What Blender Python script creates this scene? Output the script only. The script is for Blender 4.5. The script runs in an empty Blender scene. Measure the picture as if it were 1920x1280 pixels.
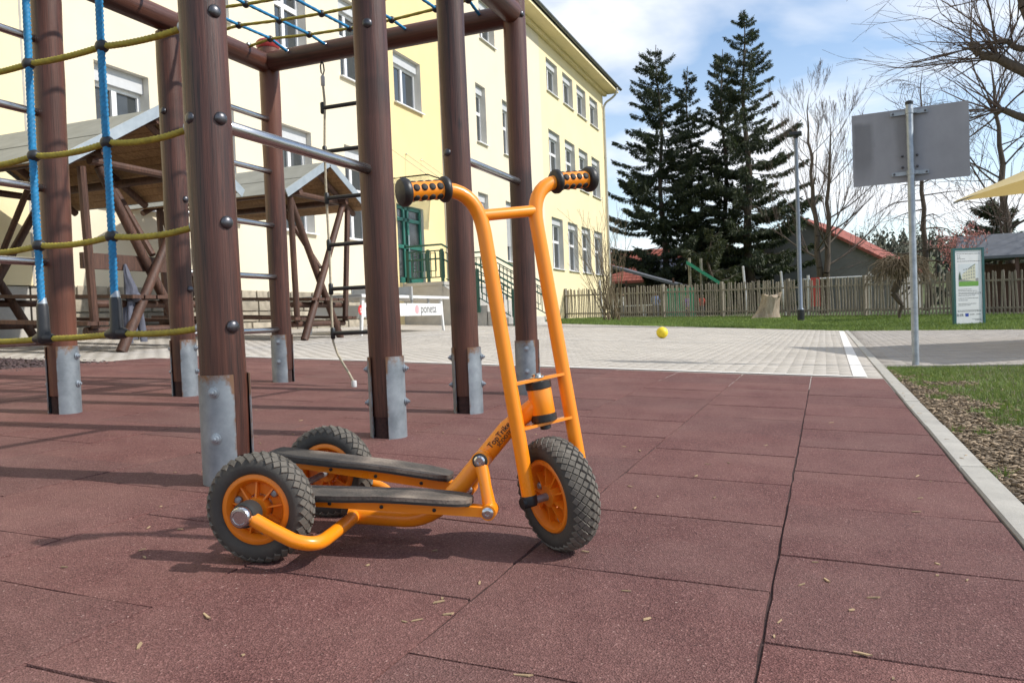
import bpy, bmesh, math, random
import numpy as np
from mathutils import Vector, Matrix
random.seed(7); rng = np.random.default_rng(7)
PI = math.pi
scene = bpy.context.scene
C = scene.collection

# ------------------------------------------------------------------ camera
CAM_H, FPX, PITCH, ROLL, YAW = 0.535, 1523.0, 0.02773, -0.03932, -0.36833
fw = Vector((math.sin(YAW)*math.cos(PITCH), math.cos(YAW)*math.cos(PITCH), -math.sin(PITCH)))
r0 = Vector((math.cos(YAW), -math.sin(YAW), 0)); u0 = r0.cross(fw)
r1 = r0*math.cos(ROLL)+u0*math.sin(ROLL); u1 = -r0*math.sin(ROLL)+u0*math.cos(ROLL)
cd = bpy.data.cameras.new('camera'); cam = bpy.data.objects.new('camera', cd); C.objects.link(cam)
cd.sensor_width = 36.0; cd.lens = FPX/1920*36.0; cd.clip_start = 0.05; cd.clip_end = 3000
cam.matrix_world = Matrix(((r1.x,u1.x,-fw.x,0),(r1.y,u1.y,-fw.y,0),(r1.z,u1.z,-fw.z,CAM_H),(0,0,0,1)))
cd.dof.use_dof = True; cd.dof.focus_distance = 1.75; cd.dof.aperture_fstop = 20.0
scene.camera = cam

# ------------------------------------------------------------------ sun, sky, exposure
SUN_ELEV, SUN_AZ = math.radians(40), math.atan2(0.2, 0.98)       # direction towards the sun, angle from +X
sd = Vector((math.cos(SUN_ELEV)*math.cos(SUN_AZ), math.cos(SUN_ELEV)*math.sin(SUN_AZ), math.sin(SUN_ELEV)))
sl = bpy.data.lights.new('sun', 'SUN'); sun = bpy.data.objects.new('sun', sl); C.objects.link(sun)
sl.energy = 3.5; sl.angle = math.radians(0.9); sl.color = (1.0, 0.95, 0.87)
sun.rotation_euler = sd.to_track_quat('Z', 'Y').to_euler(); sun.location = (20, 5, 30)
world = bpy.data.worlds.new('World'); scene.world = world; world.use_nodes = True
nt = world.node_tree; N = nt.nodes; L = nt.links; N.clear()
wo = N.new('ShaderNodeOutputWorld'); bg = N.new('ShaderNodeBackground'); sky = N.new('ShaderNodeTexSky')
sky.sky_type = 'NISHITA'; sky.sun_disc = False; sky.sun_elevation = SUN_ELEV
sky.sun_rotation = PI/2-SUN_AZ; sky.air_density = 1.0; sky.dust_density = 0.1; sky.ozone_density = 1.0
tc = N.new('ShaderNodeTexCoord'); sep = N.new('ShaderNodeSeparateXYZ'); L.new(tc.outputs['Generated'], sep.inputs[0])
def wmath(op, a, b=None):
    n = N.new('ShaderNodeMath'); n.operation = op
    for i, v in enumerate((a, b)):
        if v is None: continue
        if isinstance(v, (int, float)): n.inputs[i].default_value = v
        else: L.new(v, n.inputs[i])
    return n.outputs[0]
den = wmath('ADD', wmath('MAXIMUM', sep.outputs[2], 0.0), 0.34)
cmb = N.new('ShaderNodeCombineXYZ'); L.new(wmath('DIVIDE', sep.outputs[0], den), cmb.inputs[0]); L.new(wmath('DIVIDE', sep.outputs[1], den), cmb.inputs[1])
nz = N.new('ShaderNodeTexNoise'); nz.inputs['Scale'].default_value = 1.9; nz.inputs['Detail'].default_value = 6; nz.inputs['Roughness'].default_value = 0.5; nz.inputs['Distortion'].default_value = 0.35
mp = N.new('ShaderNodeMapping'); mp.inputs['Location'].default_value = (7.7, 2.2, 0); mp.inputs['Scale'].default_value = (0.8, 1.3, 1); L.new(cmb.outputs[0], mp.inputs[0]); L.new(mp.outputs[0], nz.inputs['Vector'])
rp = N.new('ShaderNodeValToRGB'); rp.color_ramp.elements[0].position = 0.44; rp.color_ramp.elements[1].position = 0.63; L.new(nz.outputs[0], rp.inputs[0])
hz = wmath('MULTIPLY', wmath('SUBTRACT', 1.0, wmath('MINIMUM', wmath('MULTIPLY', wmath('MAXIMUM', sep.outputs[2], 0.0), 3.0), 1.0)), 0.40)
cf = wmath('MINIMUM', wmath('ADD', wmath('MULTIPLY', rp.outputs[0], 0.93), hz), 0.97)
mx = N.new('ShaderNodeMix'); mx.data_type = 'RGBA'; L.new(cf, mx.inputs['Factor']); L.new(sky.outputs[0], mx.inputs['A']); mx.inputs['B'].default_value = (6.0, 6.15, 6.4, 1)
L.new(mx.outputs['Result'], bg.inputs[0]); bg.inputs[1].default_value = 0.145; L.new(bg.outputs[0], wo.inputs[0])
vs = scene.view_settings; vs.view_transform = 'Standard'; vs.look = 'None'; vs.gamma = 1; vs.exposure = 0.38; vs.use_curve_mapping = False
scene.cycles.max_bounces = 6; scene.cycles.use_denoising = True

# ------------------------------------------------------------------ materials
MATS = {}
def nodes(name):
    m = bpy.data.materials.new(name); m.use_nodes = True; MATS[name] = m
    return m, m.node_tree.nodes, m.node_tree.links, m.node_tree.nodes['Principled BSDF']
def _noise(n, l, vec, scale, detail=5, rough=0.6, stretch=None):
    if stretch:
        mp = n.new('ShaderNodeMapping'); mp.inputs['Scale'].default_value = stretch; l.new(vec, mp.inputs[0]); vec = mp.outputs[0]
    t = n.new('ShaderNodeTexNoise'); t.inputs['Scale'].default_value = scale; t.inputs['Detail'].default_value = detail; t.inputs['Roughness'].default_value = rough
    l.new(vec, t.inputs['Vector']); return t.outputs[0]
def _ramp(n, l, fac, stops):
    r = n.new('ShaderNodeValToRGB'); e = r.color_ramp.elements
    while len(e) < len(stops): e.new(0.5)
    for i, (p, c) in enumerate(stops):
        e[i].position = p; e[i].color = (c[0], c[1], c[2], 1) if not isinstance(c, (int, float)) else (c, c, c, 1)
    l.new(fac, r.inputs[0]); return r.outputs[0]
def _mix(n, l, fac, a, b, mode='MIX'):
    m = n.new('ShaderNodeMix'); m.data_type = 'RGBA'; m.blend_type = mode
    for k, v in (('Factor', fac), ('A', a), ('B', b)):
        if isinstance(v, (int, float)): m.inputs[k].default_value = v
        elif isinstance(v, tuple): m.inputs[k].default_value = (v[0], v[1], v[2], 1)
        else: l.new(v, m.inputs[k])
    return m.outputs['Result']
def _bump(n, l, b, h, strength, dist=0.01, normal=None):
    k = n.new('ShaderNodeBump'); k.inputs['Strength'].default_value = strength; k.inputs['Distance'].default_value = dist
    l.new(h, k.inputs['Height'])
    if normal is not None: l.new(normal, k.inputs['Normal'])
    l.new(k.outputs[0], b.inputs['Normal']); return k.outputs[0]
def M(name, col, rough=0.6, var=0.25, scale=8, bump=0.0, bscale=60, bdist=0.004, metal=0.0, spec=0.5, stretch=None, col2=None, island=0.0, objrand=0.0, coat=0.0, fine=0.0, space='Object', trans=0.0):
    m, n, l, b = nodes(name)
    t = n.new('ShaderNodeTexCoord'); g = n.new('ShaderNodeNewGeometry')
    vec = t.outputs['Object'] if space == 'Object' else g.outputs['Position']
    c2 = col2 or tuple(min(1, c*(1+var)) for c in col); c1 = tuple(c*(1-var) for c in col) if not col2 else col
    nz = _noise(n, l, vec, scale, 6, 0.6, stretch)
    cc = _ramp(n, l, nz, [(0.3, c1), (0.7, c2)])
    if fine:
        f2 = _noise(n, l, vec, scale*9, 4, 0.7, stretch)
        cc = _mix(n, l, fine, cc, _ramp(n, l, f2, [(0.3, 0.35), (0.7, 1.0)]), 'MULTIPLY')
    for amt, src in ((island, g.outputs['Random Per Island']), ):
        if amt: cc = _mix(n, l, 1.0, cc, _ramp(n, l, src, [(0.0, 1-amt), (1.0, 1.0)]), 'MULTIPLY')
    if objrand:
        oi = n.new('ShaderNodeObjectInfo'); cc = _mix(n, l, 1.0, cc, _ramp(n, l, oi.outputs['Random'], [(0.0, 1-objrand), (1.0, 1.0)]), 'MULTIPLY')
    l.new(cc, b.inputs['Base Color'])
    l.new(_ramp(n, l, nz, [(0.2, max(0, rough-0.1)), (0.8, min(1, rough+0.1))]), b.inputs['Roughness'])
    b.inputs['Metallic'].default_value = metal; b.inputs['Specular IOR Level'].default_value = spec; b.inputs['Coat Weight'].default_value = coat
    if trans: b.inputs['Transmission Weight'].default_value = trans
    if bump: _bump(n, l, b, _noise(n, l, vec, bscale, 5, 0.65, stretch), bump, bdist)
    return m
def wood(name, dark, mid, rough=0.55, gs=(14, 14, 0.7), knots=True, bump=0.35, sp=0.5, bands=False):
    m, n, l, b = nodes(name); t = n.new('ShaderNodeTexCoord'); vec = t.outputs['Object']
    oi = n.new('ShaderNodeObjectInfo')
    ad = n.new('ShaderNodeVectorMath'); ad.operation = 'ADD'; l.new(vec, ad.inputs[0]); l.new(oi.outputs['Random'], ad.inputs[1]); vec = ad.outputs[0]
    a = _noise(n, l, vec, 3.0, 8, 0.65, gs); f = _noise(n, l, vec, 16.0, 4, 0.6, gs); p = _noise(n, l, vec, 2.2, 3, 0.5)
    cc = _ramp(n, l, a, [(0.28, dark), (0.72, mid)])
    cc = _mix(n, l, 0.6, cc, _ramp(n, l, f, [(0.35, 0.3), (0.65, 1.0)]), 'MULTIPLY')
    cc = _mix(n, l, 0.7, cc, _ramp(n, l, p, [(0.35, 0.6), (0.7, 1.15)]), 'MULTIPLY')
    if knots:
        v = n.new('ShaderNodeTexVoronoi'); v.inputs['Scale'].default_value = 3.4; mp = n.new('ShaderNodeMapping'); mp.inputs['Scale'].default_value = (2.2, 2.2, 1.0); l.new(vec, mp.inputs[0]); l.new(mp.outputs[0], v.inputs['Vector'])
        cc = _mix(n, l, 1.0, cc, _ramp(n, l, v.outputs['Distance'], [(0.03, 0.45), (0.12, 1.0)]), 'MULTIPLY')
    if bands:
        ck = _noise(n, l, vec, 2.0, 3, 0.5, (26, 26, 0.30)); cc = _mix(n, l, 1.0, cc, _ramp(n, l, ck, [(0.485, 1.0), (0.497, 0.28), (0.503, 0.28), (0.515, 1.0)]), 'MULTIPLY')
        bn = _noise(n, l, vec, 4.2, 2, 0.5, (0.25, 0.25, 1.0)); cc = _mix(n, l, 0.8, cc, _ramp(n, l, bn, [(0.60, 1.0), (0.70, 0.45)]), 'MULTIPLY')
        st = _noise(n, l, vec, 1.4, 3, 0.5, (2.5, 2.5, 0.5)); cc = _mix(n, l, _ramp(n, l, st, [(0.45, 0.0), (0.75, 0.5)]), cc, (0.24, 0.085, 0.045))
    l.new(cc, b.inputs['Base Color']); b.inputs['Roughness'].default_value = rough; b.inputs['Specular IOR Level'].default_value = sp
    _bump(n, l, b, _noise(n, l, vec, 9.0, 6, 0.7, gs), bump, 0.006)
    return m
# rubber tiles
m, n, l, b = nodes('rubber'); g = n.new('ShaderNodeNewGeometry'); oi = n.new('ShaderNodeObjectInfo'); P = g.outputs['Position']
gr = n.new('ShaderNodeTexVoronoi'); gr.inputs['Scale'].default_value = 330; l.new(P, gr.inputs['Vector'])
gc = _ramp(n, l, gr.outputs['Color'], [(0.0, (0.058, 0.023, 0.022)), (0.45, (0.132, 0.055, 0.050)), (0.8, (0.200, 0.094, 0.086)), (0.93, (0.31, 0.165, 0.145)), (1.0, (0.52, 0.39, 0.34))])
dz = _noise(n, l, P, 2.3, 6, 0.65); dz2 = _noise(n, l, P, 9, 5, 0.6)
cc = _mix(n, l, _ramp(n, l, dz, [(0.38, 0.0), (0.72, 0.45)]), gc, (0.25, 0.145, 0.125))
cc = _mix(n, l, 0.45, cc, _ramp(n, l, dz2, [(0.3, 0.75), (0.7, 1.08)]), 'MULTIPLY')
cc = _mix(n, l, 1.0, cc, _ramp(n, l, oi.outputs['Random'], [(0.0, (0.90, 0.91, 0.93)), (1.0, (1.05, 1.0, 1.0))]), 'MULTIPLY')
l.new(cc, b.inputs['Base Color']); b.inputs['Roughness'].default_value = 0.85; b.inputs['Specular IOR Level'].default_value = 0.3
_bump(n, l, b, gr.outputs['Distance'], 0.8, 0.003)
M('joint', (0.045, 0.020, 0.017), 0.95, 0.5, 90, bump=0.5, bscale=200)
wood('post_wood', (0.034, 0.012, 0.009), (0.150, 0.052, 0.033), 0.40, gs=(20, 20, 0.45), sp=0.5, bands=True)
wood('hut_wood', (0.05, 0.022, 0.014), (0.17, 0.078, 0.048), 0.6)
wood('plank_x', (0.22, 0.11, 0.045), (0.52, 0.31, 0.14), 0.7, gs=(14, 0.7, 14), knots=False)
wood('fence_wood', (0.24, 0.21, 0.165), (0.46, 0.415, 0.34), 0.85, knots=False)
wood('stump_wood', (0.38, 0.28, 0.18), (0.68, 0.58, 0.46), 0.85, gs=(9, 9, 0.8), knots=False, bump=0.8)
M('galv', (0.36, 0.40, 0.44), 0.48, 0.25, 14, metal=0.75, fine=0.25, bump=0.05)
# rust tint near shoe tops
def shoe_mat():
    m, n, l, b = nodes('shoe'); t = n.new('ShaderNodeTexCoord'); v = t.outputs['Object']
    a = _noise(n, l, v, 12, 6, 0.6); at = n.new('ShaderNodeAttribute'); at.attribute_name = 'rust'
    cc = _ramp(n, l, a, [(0.3, (0.19, 0.22, 0.245)), (0.7, (0.35, 0.39, 0.425))])
    rn = _noise(n, l, v, 26, 6, 0.7)
    ad = n.new('ShaderNodeMath'); ad.operation = 'MULTIPLY_ADD'; l.new(at.outputs['Fac'], ad.inputs[0]); ad.inputs[1].default_value = 0.9; l.new(rn, ad.inputs[2])
    rf = _ramp(n, l, ad.outputs[0], [(0.78, 0.0), (1.15, 0.85)])
    cc = _mix(n, l, rf, cc, (0.22, 0.10, 0.035))
    l.new(cc, b.inputs['Base Color']); b.inputs['Roughness'].default_value = 0.5; b.inputs['Metallic'].default_value = 0.55
    _bump(n, l, b, a, 0.1, 0.003)
shoe_mat()
M('bolt', (0.10, 0.10, 0.11), 0.35, 0.3, 30, metal=0.85)
M('chrome', (0.55, 0.56, 0.58), 0.2, 0.1, 30, metal=1.0)
M('steel_rung', (0.50, 0.50, 0.50), 0.28, 0.12, 6, metal=1.0, stretch=(30, 1, 30))
M('rung_black', (0.018, 0.02, 0.022), 0.4, 0.2, 30)
M('rope_blue', (0.012, 0.20, 0.42), 0.6, 0.25, 60, bump=0.5, bscale=400, bdist=0.001)
M('rope_yellow', (0.33, 0.27, 0.035), 0.7, 0.3, 60, bump=0.5, bscale=400, bdist=0.001)
M('rope_beige', (0.42, 0.37, 0.27), 0.8, 0.25, 60, bump=0.5, bscale=300, bdist=0.001)
M('knot', (0.022, 0.023, 0.026), 0.42, 0.3, 20)
M('cap_red', (0.35, 0.03, 0.03), 0.4, 0.15, 20)
M('dark_metal', (0.03, 0.032, 0.035), 0.45, 0.2, 20, metal=0.4)
# scooter paint with scuffs
m, n, l, b = nodes('orange'); t = n.new('ShaderNodeTexCoord'); v = t.outputs['Object']
a = _noise(n, l, v, 5, 4, 0.5); sc_ = _noise(n, l, v, 38, 7, 0.72); ds = _noise(n, l, v, 9, 5, 0.6)
cc = _ramp(n, l, a, [(0.3, (0.87, 0.255, 0.006)), (0.7, (0.90, 0.285, 0.008))])
cc = _mix(n, l, _ramp(n, l, sc_, [(0.69, 0.0), (0.735, 0.8)]), cc, (0.12, 0.06, 0.03))
cc = _mix(n, l, _ramp(n, l, ds, [(0.5, 0.0), (0.8, 0.14)]), cc, (0.42, 0.27, 0.15))
l.new(cc, b.inputs['Base Color']); l.new(_ramp(n, l, ds, [(0.35, 0.26), (0.75, 0.5)]), b.inputs['Roughness']); b.inputs['Coat Weight'].default_value = 0.15
M('orange_plastic', (0.80, 0.215, 0.010), 0.4, 0.12, 6, fine=0.12)
M('tyre', (0.030, 0.029, 0.028), 0.8, 0.35, 7, bump=0.3, bscale=120, fine=0.2, col2=(0.085, 0.078, 0.068))
M('tread', (0.145, 0.13, 0.11), 0.9, 0.3, 14, bump=0.3, bscale=160, island=0.25)
m, n, l, b = nodes('footboard'); t = n.new('ShaderNodeTexCoord'); v = t.outputs['Object']
a = _noise(n, l, v, 6, 4, 0.5); w = _noise(n, l, v, 40, 6, 0.7)
wv = n.new('ShaderNodeTexVoronoi'); wv.inputs['Scale'].default_value = 150; l.new(v, wv.inputs['Vector'])
cc = _ramp(n, l, a, [(0.42, (0.055, 0.048, 0.042)), (0.56, (0.15, 0.122, 0.10)), (0.72, (0.36, 0.30, 0.24))])
cc = _mix(n, l, 0.5, cc, _ramp(n, l, wv.outputs['Distance'], [(0.1, 0.35), (0.45, 1.1)]), 'MULTIPLY')
l.new(cc, b.inputs['Base Color']); b.inputs['Roughness'].default_value = 0.8; _bump(n, l, b, wv.outputs['Distance'], 0.5, 0.002)
M('black_plastic', (0.016, 0.015, 0.015), 0.42, 0.3, 30, bump=0.15, bscale=200)
M('black_rubber', (0.022, 0.021, 0.02), 0.7, 0.3, 30)
M('decal', (0.02, 0.015, 0.012), 0.5, 0.1, 30)
# building
M('plaster_cream', (0.76, 0.675, 0.51), 0.9, 0.035, 1.2, bump=0.25, bscale=180, bdist=0.004)
M('plaster_yellow', (0.82, 0.645, 0.33), 0.9, 0.05, 1.2, bump=0.25, bscale=180, bdist=0.004)
M('plaster_pale_yellow', (0.82, 0.70, 0.43), 0.9, 0.05, 1.0, bump=0.25, bscale=180, bdist=0.004)
M('reveal', (0.68, 0.645, 0.575), 0.85, 0.05, 3)
M('window_white', (0.80, 0.80, 0.80), 0.35, 0.03, 10)
M('shutter', (0.55, 0.56, 0.57), 0.45, 0.05, 10)
m, n, l, b = nodes('glass_dark'); b.inputs['Base Color'].default_value = (0.045, 0.05, 0.052, 1); b.inputs['Roughness'].default_value = 0.04; b.inputs['Specular IOR Level'].default_value = 0.9
m, n, l, b = nodes('glass_clear'); b.inputs['Base Color'].default_value = (0.85, 0.9, 0.9, 1); b.inputs['Roughness'].default_value = 0.02; b.inputs['Transmission Weight'].default_value = 1.0; b.inputs['IOR'].default_value = 1.1
M('curtain', (0.42, 0.42, 0.36), 0.9, 0.2, 6, stretch=(1, 9, 0.4))
M('door_green', (0.02, 0.13, 0.095), 0.35, 0.15, 8)
M('rail_green', (0.012, 0.075, 0.055), 0.4, 0.2, 12)
M('stone', (0.40, 0.35, 0.27), 0.9, 0.3, 6, bump=0.5, bscale=30, bdist=0.02, objrand=0.35)
M('mortar', (0.42, 0.39, 0.34), 0.95, 0.15, 12, bump=0.3)
M('concrete', (0.47, 0.45, 0.41), 0.9, 0.14, 4, bump=0.25, bscale=90, fine=0.12)
M('kerb_conc', (0.43, 0.41, 0.37), 0.9, 0.16, 7, bump=0.4, bscale=150, fine=0.2, objrand=0.1)
M('gutter', (0.20, 0.21, 0.21), 0.45, 0.2, 10, metal=0.5)
M('pipe', (0.48, 0.47, 0.43), 0.45, 0.12, 10, metal=0.3)
M('roof_tile_dark', (0.10, 0.085, 0.08), 0.8, 0.2, 6)
M('paver', (0.455, 0.42, 0.375), 0.9, 0.10, 0.9, bump=0.2, bscale=160, island=0.08, space='P', fine=0.1)
M('paver_grey', (0.36, 0.33, 0.30), 0.9, 0.12, 1.3, bump=0.2, bscale=160, island=0.14, space='P', fine=0.1)
M('paver_joint', (0.40, 0.365, 0.325), 0.95, 0.25, 20, space='P')
M('line_white', (0.72, 0.70, 0.67), 0.8, 0.12, 14, space='P', fine=0.15)
M('soil', (0.15, 0.115, 0.08), 0.95, 0.35, 5, bump=0.7, bscale=40, bdist=0.02, space='P', fine=0.3)
M('turf', (0.05, 0.085, 0.018), 0.95, 0.4, 1.2, bump=0.6, bscale=40, bdist=0.03, space='P', col2=(0.10, 0.14, 0.035))
M('far_ground', (0.075, 0.09, 0.03), 0.95, 0.4, 0.4, space='P')
M('gravel', (0.10, 0.065, 0.065), 0.9, 0.4, 30, island=0.55, space='P')
def blade_mat(name, c1, c2):
    m, n, l, b = nodes(name); g = n.new('ShaderNodeNewGeometry')
    cc = _ramp(n, l, g.outputs['Random Per Island'], [(0.0, c1), (0.75, c2), (1.0, (c2[0]*1.5, c2[1]*1.25, c2[2]*1.1))])
    pz = _noise(n, l, g.outputs['Position'], 0.9, 4, 0.6); cc = _mix(n, l, 1.0, cc, _ramp(n, l, pz, [(0.3, 0.75), (0.7, 1.15)]), 'MULTIPLY')
    l.new(cc, b.inputs['Base Color']); b.inputs['Roughness'].default_value = 0.6
    tr = n.new('ShaderNodeBsdfTranslucent'); l.new(cc, tr.inputs[0]); ms = n.new('ShaderNodeMixShader'); ms.inputs[0].default_value = 0.3
    o = n['Material Output']; l.new(b.outputs[0], ms.inputs[1]); l.new(tr.outputs[0], ms.inputs[2]); l.new(ms.outputs[0], o.inputs[0])
blade_mat('grass', (0.085, 0.14, 0.025), (0.18, 0.265, 0.06))
blade_mat('needles', (0.016, 0.028, 0.012), (0.055, 0.075, 0.028))
blade_mat('needles_light', (0.03, 0.042, 0.014), (0.07, 0.085, 0.03))
blade_mat('needles_dull', (0.02, 0.03, 0.016), (0.05, 0.06, 0.032))
blade_mat('blossom', (0.35, 0.14, 0.13), (0.55, 0.27, 0.25))
blade_mat('bud_leaf', (0.10, 0.16, 0.03), (0.22, 0.28, 0.07))
M('bark', (0.085, 0.065, 0.048), 0.9, 0.35, 6, bump=0.6, bscale=25, bdist=0.03, stretch=(3, 3, 0.6))
M('bark_grey', (0.13, 0.105, 0.085), 0.9, 0.3, 6, bump=0.5, bscale=25, bdist=0.03, stretch=(3, 3, 0.6))
M('twig', (0.10, 0.07, 0.055), 0.9, 0.3, 3)
M('twig_olive', (0.145, 0.11, 0.068), 0.9, 0.3, 3)
M('chip', (0.40, 0.30, 0.20), 0.95, 0.35, 20, island=0.7, objrand=0.3, space='P')
M('chip_pale', (0.50, 0.36, 0.21), 0.9, 0.3, 60, objrand=0.5, bump=0.4, bscale=300, bdist=0.001)
M('felt_roof', (0.23, 0.235, 0.215), 0.9, 0.16, 3, bump=0.4, bscale=160, bdist=0.003)
M('verge_metal', (0.42, 0.46, 0.48), 0.4, 0.1, 8, metal=0.6)
M('ball', (0.74, 0.56, 0.02), 0.5, 0.1, 20, bump=0.05)
M('lamp_grey', (0.17, 0.20, 0.25), 0.45, 0.15, 5, metal=0.4)
m, n, l, b = nodes('board_back'); t = n.new('ShaderNodeTexCoord'); v = t.outputs['Object']
a = _noise(n, l, v, 7, 5, 0.6); s2 = _noise(n, l, v, 3, 4, 0.6, (1.6, 1, 0.4)); sp_x = n.new('ShaderNodeSeparateXYZ')
dv = n.new('ShaderNodeVectorMath'); dv.operation = 'MULTIPLY_ADD'; l.new(n.new('ShaderNodeTexNoise').outputs['Color'], dv.inputs[0]); dv.inputs[1].default_value = (0.05, 0, 0.05); l.new(v, dv.inputs[2]); l.new(dv.outputs[0], sp_x.inputs[0])
cc = _ramp(n, l, s2, [(0.3, (0.25, 0.26, 0.29)), (0.7, (0.30, 0.31, 0.345))])
mr = n.new('ShaderNodeMapRange'); mr.inputs[1].default_value = -0.5; mr.inputs[2].default_value = 0.5; l.new(sp_x.outputs[0], mr.inputs[0])
stn = _ramp(n, l, mr.outputs[0], [(0.055, 1.0), (0.085, 0.62), (0.20, 0.66), (0.245, 1.0), (0.40, 1.0), (0.45, 0.72), (0.53, 0.78), (0.60, 1.0)])
mz = n.new('ShaderNodeMapRange'); mz.inputs[1].default_value = 1.66; mz.inputs[2].default_value = 2.30; l.new(sp_x.outputs[2], mz.inputs[0])
fz_ = _ramp(n, l, mz.outputs[0], [(0.05, 0.0), (0.4, 1.0), (0.90, 1.0), (0.96, 0.0)])
cc = _mix(n, l, fz_, cc, _mix(n, l, 1.0, cc, stn, 'MULTIPLY'))
cc = _mix(n, l, 0.35, cc, _ramp(n, l, a, [(0.3, 0.75), (0.7, 1.05)]), 'MULTIPLY')
l.new(cc, b.inputs['Base Color']); b.inputs['Roughness'].default_value = 0.5
M('sign_white', (0.78, 0.78, 0.78), 0.3, 0.02, 5)
M('sign_frame', (0.02, 0.10, 0.10), 0.4, 0.15, 8)
M('ink', (0.07, 0.07, 0.075), 0.6, 0.1, 8)
M('ink_blue', (0.02, 0.06, 0.35), 0.6, 0.1, 8)
M('print_sky', (0.66, 0.70, 0.72), 0.5, 0.05, 8); M('print_green', (0.16, 0.36, 0.06), 0.5, 0.2, 30); M('print_dark', (0.05, 0.10, 0.05), 0.5, 0.3, 40); M('print_cream', (0.66, 0.64, 0.48), 0.5, 0.1, 30); M('print_grey', (0.30, 0.30, 0.29), 0.5, 0.1, 30)
m = M('canopy', (0.74, 0.62, 0.34), 0.8, 0.05, 3); n = m.node_tree.nodes; l = m.node_tree.links
tr = n.new('ShaderNodeBsdfTranslucent'); tr.inputs[0].default_value = (0.72, 0.52, 0.16, 1); ms = n.new('ShaderNodeMixShader'); ms.inputs[0].default_value = 0.3
l.new(n['Principled BSDF'].outputs[0], ms.inputs[1]); l.new(tr.outputs[0], ms.inputs[2]); l.new(ms.outputs[0], n['Material Output'].inputs[0])
M('table_white', (0.72, 0.72, 0.70), 0.45, 0.05, 5); M('table_grey', (0.40, 0.41, 0.41), 0.6, 0.1, 5); M('logo_red', (0.50, 0.03, 0.03), 0.5, 0.1, 9); M('logo_faded', (0.62, 0.36, 0.38), 0.5, 0.2, 9)
M('cloth_grey', (0.10, 0.105, 0.135), 0.9, 0.2, 25, bump=0.4, bscale=120, bdist=0.004)
M('house_wall', (0.20, 0.19, 0.175), 0.95, 0.12, 1.5, bump=0.3)
M('roof_red', (0.36, 0.10, 0.065), 0.8, 0.3, 4, island=0.4)
M('solar', (0.02, 0.025, 0.05), 0.15, 0.2, 8)
M('shed_roof', (0.11, 0.12, 0.14), 0.85, 0.2, 3)
M('play_green', (0.02, 0.25, 0.13), 0.45, 0.1, 6); M('play_red', (0.42, 0.05, 0.035), 0.5, 0.15, 6); M('pole_grey', (0.5, 0.5, 0.5), 0.5, 0.1, 6)
M('skin', (0.52, 0.30, 0.21), 0.6, 0.1, 20); M('hair', (0.06, 0.035, 0.02), 0.7, 0.3, 40)
for k, c in dict(shirt_white=(0.7, 0.7, 0.72), shirt_blue=(0.10, 0.16, 0.34), shirt_purple=(0.22, 0.13, 0.42), shirt_red=(0.5, 0.06, 0.04), trousers=(0.05, 0.06, 0.09)).items(): M(k, c, 0.9, 0.15, 20)

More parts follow.
